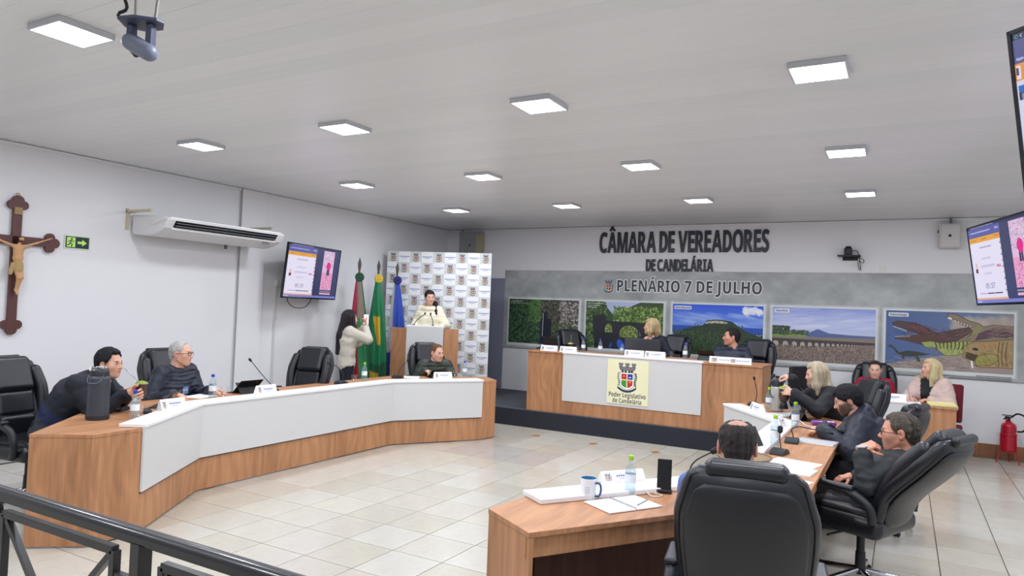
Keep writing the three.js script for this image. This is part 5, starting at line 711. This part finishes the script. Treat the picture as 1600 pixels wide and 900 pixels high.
person({ label: 'man in black-rimmed glasses and dark jacket, fist at his mouth, right foreground', pos: [-.17, 0, -5.2], ry: -1.68, lean: -.46, headFwd: .055, neck: .12, hipY: .49, look: [-.99, -.05, -.02], skin: 0xd79a80, hair: { color: 0x3a342f, color2: 0x5d544c, thick: .009, line: .006, scalp: .85, seed: 30 }, brow: 0x4a3d33, glasses: 0x15151a, seed: 30, headCell: .003, handCell: .003, cell: .01, girth: 1.12, scale: .86, headScale: 1.04,
  left: { at: [-.215, .925, -4.98], dir: [.8, .45, -.12], back: [-.35, .7, .6], curl: 1.25, thumb: .5, pole: [-.15, -1, .35] }, right: { at: [-.3, .66, -5.4], dir: [-.7, -.1, .5], curl: .5, pole: [.2, -1, -.7] }, beard: .12,
  top: { name: 'jacket', color: 0x22262a, thick: .024, crease: .01, sleeveEnd: .045, collar: .3, rough: .7 }, bottom: 0x15171f, extra: (t, k) => { const a = k.arms[0], d = N3(S3(a.E, a.Wr)), p = A3(a.Wr, d, -.006); const w = part(t, 'wristwatch', snet(ring(p, d, .031, .009, .6), A3(p, [-.06, -.06, -.06]), A3(p, [.06, .06, .06]), .0035), M.steel); } });
person({ label: 'balding man in a blue shirt seen from behind in the foreground chair', pos: [-.62, 0, -3.16], ry: Math.PI + .2, lean: .1, hipY: .5, look: [-.2, -.1, -.97], skin: 0xd19a80, hair: { color: 0x1d1a1a, color2: 0x3a3230, thick: .01, line: .02, bald: true, scalp: .25, seed: 33 }, seed: 33, headCell: .003, cell: .011, girth: 1.12, handCell: .004,
  left: { at: [-.93, .79, -3.62], dir: [-.2, 0, -.9], curl: .5, pole: [-.15, -1, .2] }, right: { at: [-.68, .79, -3.68], dir: [-.3, 0, -.8], curl: .5, pole: [.3, -1, .2] }, neck: .14,
  top: { name: 'shirt', color: 0x5f78b4, thick: .012, collar: .25, crease: .007 } });
person({ label: 'woman in a red jumper with hair tied back, seated by the back wall', female: true, pos: [-.33, 0, -10.5], ry: .1, lean: .1, hipY: .48, scale: .95, look: [-.02, -.12, .98], skin: 0xdcae98, hair: { color: 0x2e2523, thick: .006, line: .016, seed: 36 }, seed: 36, headCell: .005, cell: .014,
  top: { name: 'jumper', color: 0x9e1030, thick: .02, collar: .3 } });
person({ label: 'blonde woman in a pale pink coat over black, writing at the small side desk', female: true, pos: [.34, 0, -10.26], ry: -.45, lean: .14, hipY: .54, scale: .98, look: [-.86, .08, .5], skin: 0xdba891, hair: { type: 'long', color: 0xae9872, color2: 0xd3c49e, thick: .018, line: .012, strands: straight(.22, .24), seed: 39 }, seed: 39, headCell: .005, cell: .011, girth: 1.1,
  right: { at: [.06, .82, -9.93], dir: [.2, -.1, .9], back: [-.3, .8, .2], curl: .9, pole: [-.6, -1, 0] }, left: { at: [.3, .81, -9.95], dir: [-.8, 0, .3], curl: .5, pole: [.7, -1, 0] },
  top: { name: 'coat', color: 0xcdb5ad, thick: .024, collar: .35, paint: (x, y, z) => z > .05 && Math.abs(x + .01) < .05 + Math.max(0, y) * .25 ? 0x17151a : (z > .08 && Math.hypot(x - .1, y + .1) < .014) ? 0x1a1516 : undefined } });
// ---------------------------------------------------------------- things on the desks
const bottleProto = {};
function bottle(label, pos, cap = 'blue', s = 1) {
  const k = cap; if (bottleProto[k]) { const r = copy(bottleProto[k], label, pos, 0); r.scale.setScalar(s); return r; }
  const t = thing('water_bottle', label, 'bottle', pos);
  part(t, 'bottle_body', lathe([[.001, .002], [.028, .002], [.032, .01], [.032, .05], [.0305, .056], [.032, .062], [.032, .125], [.029, .145], [.018, .178], [.0125, .19], [.0125, .205]], 28), M.pet);
  part(t, 'water', lathe([[.001, .005], [.03, .008], [.03, .12], [.027, .14], [.001, .14]], 24), M.water);
  part(t, 'label', lathe([[.0325, .07], [.0328, .071], [.0328, .118], [.0325, .119]], 28), MAT(0xe7ebef, .5)); part(t, 'cap', lathe([[.001, .199], [.0155, .199], [.0155, .221], [.012, .224], [.001, .224]], 20), cap === 'blue' ? M.capBlue : M.capGreen);
  t.scale.setScalar(s); return bottleProto[k] = t;
}
bottle('blue-capped water bottle beside the dark flask on the left desk', [-5.12, .762, -3.33], 'blue', 1.0);
bottle('blue-capped water bottle in front of the grey-haired man', [-5.7, .762, -4.47], 'blue', 1.02);
bottle('blue-capped water bottle at the far end of the left desk', [-5.1, .788, -7.92], 'blue', .95);
bottle('left of two adjacent blue-capped water bottles on the presiding table', [-4.08, 1.12, -9.5], 'blue', .95);
bottle('right of two adjacent blue-capped water bottles on the presiding table', [-3.8, 1.12, -9.46], 'blue', .95);
bottle('water bottle standing behind the laptop at the presiding table', [-3.53, 1.12, -9.62], 'blue', .8);
bottle('blue-capped water bottle between the blonde woman and the man in navy', [-2.58, 1.12, -9.48], 'blue', 1);
bottle('green-capped water bottle beside the glass tumbler, left desk, near the flags', [-5.6, .788, -6.5], 'green', 1.0);
bottle('green-capped water bottle in front of the steel flask', [-1.2, .788, -7.66], 'green', 1.0);
bottle('green-capped water bottle near the bearded man\'s hands', [-.8, .788, -6.5], 'green', 1.0);
bottle('green-capped water bottle behind the round microphone head on the right desk', [-.8, .788, -5.42], 'green', 1.05);
bottle('green-capped water bottle beside the blue and white mug in the foreground', [-1.25, .762, -3.6], 'green', .92);
// drinking glasses
let tumblerProto; function tumbler(label, pos) { if (tumblerProto) return copy(tumblerProto, label, pos); tumblerProto = solo('glass_tumbler', label, 'glass', lathe([[.001, .003], [.026, .003], [.033, .1], [.0318, .1], [.0248, .007], [.001, .007]], 28), M.glass, pos); return tumblerProto; }
tumbler('empty glass tumbler beside the bottle of the man with the gourd', [-5.2, .762, -3.42]); tumbler('empty glass tumbler beside the grey-haired man\'s bottle', [-5.72, .762, -4.62]); tumbler('empty glass tumbler left of the green-capped bottle near the flags', [-5.7, .762, -6.44]); tumbler('empty glass tumbler near the young man\'s name plate', [-5.3, .762, -8.0]); tumbler('glass tumbler by the name plates at the left of the presiding table', [-4.2, 1.12, -9.55]); tumbler('glass tumbler between the laptop and the blonde woman\'s chair', [-2.8, 1.12, -9.6]); tumbler('glass tumbler beside the bearded man\'s hands', [-.73, .762, -6.38]); tumbler('glass tumbler by the white tray of the woman in black', [-1.02, .762, -7.6]);
{ const t = thing('goblet', 'stemmed clear water goblet beside the mug in the foreground', 'glass', [-1.305, .762, -3.5]); part(t, 'bowl', lathe([[.001, .03], [.012, .032], [.03, .05], [.036, .085], [.034, .125], [.0328, .125], [.0348, .085], [.0285, .052], [.001, .036]], 32), M.glass); part(t, 'foot', lathe([[.001, 0], [.034, 0], [.034, .004], [.014, .012], [.01, .03], [.001, .032]], 32), M.glass); }
// mug
{ const t = thing('mug', 'white mug with blue inside and blue handle in the foreground', 'mug', [-1.4, .7605, -3.39], -.1); part(t, 'cup', lathe([[.001, 0], [.038, 0], [.041, .004], [.041, .104], [.0395, .106]], 36), MAT(0xe9ebee, .25)); part(t, 'lining', lathe([[.0395, .106], [.0375, .104], [.0365, .008], [.001, .007]], 36), MAT(0x3f86b4, .3)); part(t, 'handle', tube([[.039, .085, 0], [.064, .085, 0], [.072, .055, 0], [.06, .022, 0], [.039, .02, 0]], .0058, 24, 8), MAT(0x2f4f7c, .3));
  part(t, 'print', new THREE.CylinderGeometry(.0414, .0414, .045, 12, 1, true, -.1, .9).translate(0, .052, 0), MAT(0xffffff, .3, 0, { map: canvasTex(128, 80, g => { g.fillStyle = '#e9ebee'; g.fillRect(0, 0, 128, 80); const r = rng(4); for (let i = 0; i < 5; i++) scribble(g, 18, 10 + i * 13, 80 + r() * 20, 7, '#a9b2b8', r); }) })); }
// gooseneck microphones
function mic(label, base, ry, pts, s = 1) {
  const t = thing('microphone', label, 'microphone', base); const b = new THREE.Shape(); b.moveTo(-.075, 0); b.lineTo(.075, 0); b.quadraticCurveTo(.07, .02, .03, .036); b.quadraticCurveTo(-.01, .05, -.055, .03); b.quadraticCurveTo(-.075, .02, -.075, 0);
  part(t, 'base', plate(b, .1, .006).translate(0, 0, -.05).rotateY(ry), M.plastic); const rel = pts.map(p => [p[0] - base[0], p[1] - base[1], p[2] - base[2]]); const all = [[0, .03, 0], [0, .06, 0], ...rel];
  part(t, 'gooseneck', tube(all, .0042, 40, 8), M.black); const e = rel[rel.length - 1], q = all[all.length - 2], d = N3(S3(e, q)); const h = new THREE.CapsuleGeometry(.0125 * s, .018, 8, 16); h.applyQuaternion(new THREE.Quaternion().setFromUnitVectors(V(0, 1, 0), V(...d))).translate(...e); part(t, 'windscreen', h, M.rubber); return t;
}
mic('gooseneck microphone between the dark flask and the gourd, with pale tip', [-5.6, .761, -3.52], 2.1, [[-5.62, .9, -3.5], [-5.67, 1.04, -3.46]]).children[2].material = MAT(0xb9bcc4, .4);
mic('gooseneck microphone tilted left beside the second left-desk name plate', [-5.74, .761, -5.22], 1.5, [[-5.8, .9, -5.18], [-5.94, 1.08, -5.1]]);
mic('gooseneck microphone bent left below the woman with the phone', [-5.72, .761, -6.25], 1.5, [[-5.71, .88, -6.25], [-5.77, .96, -6.22], [-5.86, 1.0, -6.17]]);
mic('thin gooseneck microphone in front of the chair before the lectern', [-5.72, .761, -7.3], 1.2, [[-5.7, .88, -7.31], [-5.62, 1.0, -7.36]]);
mic('gooseneck microphone in front of the presiding table\'s wood end', [-1.4, .761, -8.06], .6, [[-1.39, .9, -8.06], [-1.42, 1.06, -8.04]]);
mic('gooseneck microphone bent flat towards the bearded man', [-.74, .761, -5.9], 1.6, [[-.75, .86, -5.89], [-.72, .885, -5.9], [-.6, .87, -5.97], [-.48, .845, -6.04]]);
mic('gooseneck microphone with round head beside the candy bowl', [-.75, .761, -5.34], 1.4, [[-.76, .86, -5.36], [-.76, .93, -5.37]], 1.5);
mic('gooseneck microphone bent right, beside the phone stand in the foreground', [-1.0, .761, -3.94], 2.2, [[-1.02, .86, -3.92], [-1.0, .91, -3.93], [-.9, .98, -3.97]], 1.3);
mic('small gooseneck microphone at the left end of the presiding table', [-4.78, 1.118, -9.5], .3, [[-4.8, 1.2, -9.5], [-4.84, 1.26, -9.48]]);
for (const [n, x, tx] of [['left', -6.57, -6.46], ['right', -6.33, -6.39]]) solo('microphone', `${n} one of the two thin gooseneck microphones on the lectern`, 'microphone', merge([tube([[x, 1.409, -8.8 - (x + 6.44) * .7], [x + (tx - x) * .35, 1.48, -8.82 - (x + 6.44) * .7], [tx, 1.58, -8.85 - (tx + 6.44) * .7]], .006, 24, 8), new THREE.CapsuleGeometry(.012, .02, 6, 12).translate(tx, 1.59, -8.855 - (tx + 6.44) * .7), cyl(.02, .016, .012, x, 1.415, -8.8 - (x + 6.44) * .7)]), M.black);
// folded name plates
function namePlate(label, pos, ry, w = .24, k = 0) { const t = thing('name_plate', label, 'name plate', pos, ry); const s = new THREE.Shape(); s.moveTo(-.035, 0); s.lineTo(.035, 0); s.lineTo(.003, .085); s.lineTo(-.003, .085); s.closePath(); part(t, 'folded_card', plate(s, w).rotateY(-Math.PI / 2).translate(w / 2, 0, 0), M.paper);
  for (const d of [1, -1]) { const g = new THREE.PlaneGeometry(w - .008, .086).rotateX(-Math.atan2(.032, .085)).translate(0, .0425, .0198); if (d < 0) g.rotateY(Math.PI); part(t, 'printed_face', g, MAT(0xffffff, .6, 0, { map: plateTex[k] })); } return t; }
namePlate('white folded name plate on the left desk near the man with the gourd', [-5.26, .787, -3.74], 2.57 - .9); namePlate('white folded name plate on the left desk near the grey-haired man', [-5.5, .787, -4.93], 1.57); namePlate('white folded name plate in front of the young man in olive', [-5.16, .787, -7.5], .98);
namePlate('leftmost white folded name plate on the presiding table', [-4.5, 1.121, -9.235], .02, .26); namePlate('second white folded name plate from the left on the presiding table', [-4.2, 1.121, -9.24], .02, .25); namePlate('white folded name plate left of the middle, above the cream plaque', [-3.21, 1.131, -9.245], .02, .27); namePlate('white folded name plate above the right corner of the cream plaque', [-2.92, 1.131, -9.245], .02, .27); namePlate('wide white folded name plate with two entries before the man in navy', [-1.93, 1.121, -9.235], .02, .52, 1);
namePlate('white folded name plate beside the bottle of the woman in black', [-1.26, .787, -7.36], -.95); namePlate('white folded name plate behind the foreground mug and bottle', [-1.36, .787, -3.77], .96, .28).scale.set(1, .66, 1); namePlate('wide white folded name plate on the small side desk', [-.14, .783, -9.76], .02, .36);
namePlate('white folded name plate lying near the corner of the right desk', [-.93, .787, -6.55], -1.57, .24);
// tablets and laptops
function tablet(label, pos, ry, tilt = .6, w = .25, h = .17) { const t = thing('tablet', label, 'tablet', pos, ry); part(t, 'device', box(w, h, .009, 0, h / 2, 0, .003).rotateX(-tilt), M.blackGloss); part(t, 'cover_stand', box(w * .96, h * .75, .005, 0, h * .375, 0, .002).rotateX(tilt * .9).translate(0, .0, -h * Math.sin(tilt) * .95), M.black); part(t, 'flap', box(w, .005, .08, 0, .004, .04, .002), M.black); return t; }
tablet('dark tablet propped in its cover by the first left-desk name plate', [-5.56, .761, -3.86], -.9, .75, .24, .17); tablet('black tablet propped before the grey-haired man', [-5.88, .761, -4.98], -1.6, .8, .27, .19); tablet('black tablet under the hands of the young man in olive', [-5.46, .761, -7.78], -2.1, .9, .24, .17); tablet('black tablet propped before the man in navy', [-2.3, 1.118, -9.6], 2.9, .6, .24, .17); tablet('black tablet propped between the woman in black and the bottle', [-.83, .761, -7.3], 2.1, .5, .26, .18);
function laptop(label, pos, ry, w, h, m) { const t = thing('laptop', label, 'laptop', pos, ry); part(t, 'lid', box(w, h, .012, 0, h / 2, 0, .004).rotateX(.28), m); part(t, 'keyboard_base', box(w, .016, h, 0, .009, -h / 2, .004), m); return t; }
laptop('grey open laptop seen from behind at the middle of the presiding table', [-3.18, 1.118, -9.52], .05, .5, .26, MAT(0x3b3d44, .4)); laptop('small black open laptop at the left end of the presiding table', [-4.6, 1.118, -9.5], .05, .24, .2, M.black);
// pump flasks
{ const t = thing('vacuum_flask', 'dark grey pump flask with speckled top on the near end of the left desk', 'flask', [-5.33, .761, -3.17], .4); const d = MAT(0x3c4049, .38);
  part(t, 'body', lathe([[.001, .0], [.078, .0], [.08, .006], [.08, .034], [.077, .036], [.077, .27], [.073, .31], [.07, .33], [.001, .33]], 40), d); part(t, 'base_ring', lathe([[.0805, .001], [.0815, .004], [.0815, .032], [.0805, .034]], 40), MAT(0x24272d, .45)); part(t, 'lid', lathe([[.066, .325], [.066, .36], [.055, .385], [.03, .395], [.001, .397]], 36), MAT(0x22252a, .4));
  const sp = []; const r = rng(8); for (let i = 0; i < 46; i++) { const a = r() * 6.283, q = .008 + r() * .052; sp.push(new THREE.SphereGeometry(.0035 + r() * .002, 6, 5).translate(Math.cos(a) * q, .396 - Math.pow(q / .06, 3) * .022, Math.sin(a) * q)); } part(t, 'speckles', merge(sp), MAT(0xd8dade, .4)).userData.kind = 'stuff';
  part(t, 'handle', tube([[-.079, .05, .0], [-.086, .2, .0], [-.08, .3, .0]], .006, 20, 8), MAT(0x4a4e56, .4)); part(t, 'front_band', tube([[.06, .335, .04], [.045, .285, .066], [0, .275, .08], [-.045, .285, .066], [-.06, .335, .04]], .005, 30, 8), MAT(0x5a5e66, .35)); }
{ const t = thing('vacuum_flask', 'steel pump flask with black top beside the woman in black', 'flask', [-1.14, .761, -7.78], 1.0); part(t, 'body', lathe([[.001, 0], [.06, 0], [.062, .01], [.062, .24], [.058, .26], [.001, .26]], 36), MAT(0xd6d4cc, .35, .35)); part(t, 'lid', lathe([[.06, .255], [.064, .27], [.062, .32], [.05, .345], [.001, .35]], 32), MAT(0x33363e, .35)); part(t, 'spout', box(.05, .03, .05, .07, .31, 0, .01), MAT(0x33363e, .35)); part(t, 'push_button', cyl(.02, .02, .02, 0, .355, 0), M.black); part(t, 'handle', tube([[-.06, .31, 0], [-.105, .29, 0], [-.105, .18, 0], [-.062, .14, 0]], .008, 24, 8), M.black); }
// mate gourds
function gourd(label, pos, straw = [.05, .13, .0], s = 1, stand) { const t = thing('mate_gourd', label, 'mate gourd', pos); part(t, 'gourd', lathe([[.001, 0], [.03, .004], [.042, .03], [.042, .06], [.036, .085], [.045, .11], [.047, .115]], 28), MAT(0x4a2f1f, .45)); part(t, 'rim', new THREE.TorusGeometry(.046, .004, 8, 32).rotateX(Math.PI / 2).translate(0, .114, 0), M.steel); part(t, 'leaves', (() => { const g = new THREE.SphereGeometry(.05, 20, 10, 0, 6.29, 0, 1.5), p = g.attributes.position; for (let i = 0; i < p.count; i++) p.setY(i, p.getY(i) * .5 + .004 * noise3(p.getX(i) * 90, 1, p.getZ(i) * 90)); return g.translate(0, .11, 0); })(), MAT(0x93a03a, .9)); part(t, 'metal_straw', rod([.01, .1, 0], [straw[0], .1 + straw[1], straw[2]], .0035), M.steel); if (stand) part(t, 'stand', lathe([[.001, -.06], [.04, -.06], [.03, -.02], [.02, .002]], 20), M.black); t.scale.setScalar(s); return t; }
gourd('mate gourd with metal straw held in both hands by the man in the dark jumper', [-5.31, .9, -3.5], [-.09, .14, .1], .95); gourd('mate gourd with metal straw by the empty chair of the presiding table', [-4.33, 1.12, -9.6], [.005, .16, 0], .95); gourd('mate gourd held by the woman in black next to the steel flask', [-1.03, .9, -7.46], [.0, .05, -.04], 1.15, true);
// papers and notebooks
function paper(label, pos, ry, w = .21, d = .297, h = .003, m = M.paper, name = 'paper_sheet', cat = 'paper') { return solo(name, label, cat, box(w, h, d, 0, h / 2 + .0006, 0), m, pos, ry); }
const printed = [0, 1].map(() => M.paper).concat([MAT(0xffffff, .8, 0, { map: printTex })]).concat([M.paper, M.paper, M.paper]);
paper('white sheet in front of the grey-haired man', [-5.9, .76, -4.5], .3); paper('white sheet by the tablet of the young man in olive', [-5.66, .76, -7.5], .6); paper('white sheet lying on the middle of the presiding table', [-3.72, 1.118, -9.36], 1.5); paper('white papers before the woman at the presiding table', [-2.72, 1.118, -9.42], 1.4, .21, .297, .004);
solo('paper_stack', 'printed sheet lying farther from the foreground chair, right desk', 'paper', box(.21, .004, .297, 0, .0026, 0), printed, [-.62, .76, -5.06], 1.35); solo('paper_stack', 'stack of white sheets nearest the foreground chair, right desk', 'paper', box(.21, .01, .297, 0, .0056, 0), printed, [-.62, .76, -4.8], 1.45); paper('loose white sheet at the edge of the right desk beside the foreground chair', [-.62, .76, -4.48], 1.3);
{ const t = thing('notebook', 'open white spiral notebook with a pen in the foreground', 'notebook', [-1.21, .7605, -3.385], 1.02); for (const s of [-1, 1]) part(t, 'page_block', (() => { const g = new RoundedBoxGeometry(.158, .008, .215, 2, .003); return g.translate(s * .083, .0045, 0); })(), MAT(0xeff0f2, .7)); const rs = []; for (let i = 0; i < 24; i++) rs.push(new THREE.TorusGeometry(.0065, .0011, 6, 14).translate(0, .0075, -.1 + i * .0087)); part(t, 'spiral', merge(rs), MAT(0x9a9da4, .3, .8)).userData.kind = 'stuff'; }
{ const t = thing('pen', 'thin dark pen lying on the open spiral notebook', 'pen', [-1.13, .7735, -3.45], 1.5); part(t, 'barrel', rod([-.065, 0, 0], [.055, 0, 0], .003), MAT(0x8d9097, .3)); part(t, 'tip', new THREE.ConeGeometry(.003, .014, 10).rotateZ(-Math.PI / 2).translate(.062, 0, 0), M.black); }
{ const t = thing('notebook', 'closed grey notebook under the bearded man\'s forearm', 'notebook', [-.58, .7605, -6.02], 1.45); part(t, 'cover', box(.2, .016, .28, 0, .008, 0, .003), MAT(0xb9bac0, .6)); part(t, 'pages', box(.194, .012, .274, -.004, .008, 0), M.paper); part(t, 'elastic', box(.004, .018, .282, .07, .008, 0), M.black); }
solo('folder', 'pale yellow folder on the small side desk beside the writing woman', 'folder', merge([box(.3, .008, .22, 0, .005, 0, .002), box(.29, .008, .21, .004, .014, .003, .002), box(.292, .007, .2, .0, .03, 0, .002).rotateX(.09)]), M.yellow, [.4, .7605, -9.86], .1);
{ const t = thing('pen', 'pen in the writing woman\'s hand at the small side desk', 'pen', [.08, .86, -9.86], 0); part(t, 'barrel', rod([0, -.06, .02], [-.03, .09, -.01], .004), MAT(0x8a7a70, .4)); part(t, 'tip', rod([0, -.06, .02], [.003, -.072, .0225], .0018), M.black); }
solo('phone', 'smartphone held up by the long-haired woman, bright screen', 'phone', merge([box(.075, .155, .009, 0, 0, 0, .004)]), [MAT(0x1a1b20, .3)], [-6.8, 1.48, -7.88], .75);
{ const m = scene.children[scene.children.length - 1]; m.material = MAT(0x1a1b20, .3); part(m, 'screen', new THREE.PlaneGeometry(.068, .145).translate(0, 0, .0052), new THREE.MeshStandardMaterial({ color: 0x111111, emissive: 0xffffff, emissiveMap: canvasTex(64, 136, g => { g.fillStyle = '#efe8ee'; g.fillRect(0, 0, 64, 136); g.fillStyle = '#d66a8a'; g.fillRect(24, 48, 18, 30); g.fillStyle = '#5a4a52'; g.fillRect(26, 36, 14, 12); g.fillStyle = '#f8f8fa'; g.fillRect(0, 104, 64, 32); }), emissiveIntensity: .8, roughness: .3 })); }
{ const t = thing('phone_stand', 'black phone stand holding a dark phone in the foreground', 'phone stand', [-1.12, .7605, -3.78], .25); part(t, 'stand', merge([box(.085, .012, .11, 0, .006, -.01, .003), box(.02, .11, .008, 0, .06, -.035).rotateX(-.1), box(.08, .012, .03, 0, .014, .04, .003)]), M.plastic); part(t, 'phone', box(.076, .16, .009, 0, .09, 0, .004).rotateX(-.22).translate(0, .008, .035), M.blackGloss); }
{ const t = thing('phone_stand', 'dark phone leaning upright beside the round microphone head, right desk', 'phone stand', [-.9, .787, -5.42], 1.2); part(t, 'phone', box(.075, .15, .009, 0, .075, 0, .004).rotateX(-.5), M.blackGloss); part(t, 'stand', box(.06, .05, .05, 0, .025, -.05, .008), M.plastic); }
// candy bowl: shallow tan basket with wrapped sweets
{ const t = thing('bowl', 'wide tan shallow bowl of sweets behind the balding man\'s head', 'bowl', [-.9, .7605, -4.8], 0); part(t, 'dish', lathe([[.001, .004], [.1, .004], [.16, .035], [.175, .055], [.171, .057], [.155, .041], [.1, .01], [.001, .01]], 48), MAT(0x8d7350, .5)); part(t, 'rim', new THREE.TorusGeometry(.173, .005, 8, 60).rotateX(Math.PI / 2).translate(0, .056, 0), MAT(0x7a6244, .5)); }
{ const r = rng(44), cols = [0xe0b23a, 0xd8d4c8, 0xc9542e, 0xf0ead8, 0xb8862c]; let proto; for (let i = 0; i < 14; i++) { const a = r() * 6.283, q = Math.sqrt(r()) * .12, c = i % 5; const m = solo('wrapped_sweet', 'small wrapped sweet lying in the wide tan bowl', 'sweet', merge([new THREE.SphereGeometry(.013, 12, 8).scale(1.4, .8, 1), new THREE.ConeGeometry(.009, .014, 8, 1).rotateZ(Math.PI / 2).translate(-.023, 0, 0), new THREE.ConeGeometry(.009, .014, 8, 1).rotateZ(-Math.PI / 2).translate(.023, 0, 0)]), MAT(cols[c], .3, c === 0 || c === 4 ? .5 : 0), [-.9 + Math.cos(a) * q, .782 + q * .06 + (i > 14 ? .016 : 0), -4.8 + Math.sin(a) * q], r() * 6, 'wrapped sweets in the tan bowl'); } }
solo('zip_case', 'purple zip case beside the bearded man\'s hands', 'case', (() => { const g = new RoundedBoxGeometry(.21, .05, .09, 4, .022); const p = g.attributes.position; for (let i = 0; i < p.count; i++) p.setY(i, p.getY(i) + .004 * noise3(p.getX(i) * 40, 2, p.getZ(i) * 40)); g.computeVertexNormals(); return g.translate(0, .028, 0); })(), PHY(0x7a3a8c, { roughness: .4, clearcoat: .4 }), [-.62, .7605, -6.98], .35);
solo('tray', 'thin white tray under the gourd of the woman in black', 'tray', merge([box(.3, .006, .2, 0, .004, 0, .002), box(.3, .014, .006, 0, .009, .097), box(.3, .014, .006, 0, .009, -.097), box(.006, .014, .2, .147, .009, 0), box(.006, .014, .2, -.147, .009, 0)]), M.paper, [-1.0, .7605, -7.5], .9);
solo('cable', 'white cable lying across the right desk beside the purple case', 'cable', tube([[-.95, .766, -7.45], [-.82, .768, -7.1], [-.75, .766, -6.9], [-.6, .768, -6.8], [-.5, .766, -6.72]], .004, 30, 6), M.paper); solo('cable', 'short pale cable curled before the phone stand', 'cable', tube([[-1.2, .764, -3.72], [-1.18, .775, -3.66], [-1.13, .764, -3.62], [-1.1, .764, -3.68], [-1.15, .764, -3.7]], .003, 30, 6), MAT(0xd8d2c4, .5));
solo('eyeglasses_case', 'dark slim case lying by the glass of the man with the gourd', 'case', new RoundedBoxGeometry(.16, .03, .06, 3, .012).translate(0, .016, 0), M.black, [-5.34, .7605, -3.58], -.5);
solo('cable', 'thin pale cable along the skirting behind the empty left chair', 'cable', tube([[-7.66, .012, -2.6], [-7.6, .012, -3.2], [-7.66, .05, -3.5], [-7.68, .2, -3.55]], .006, 24, 6), MAT(0xc9c8c4, .6));
renderer.render(scene, camera);
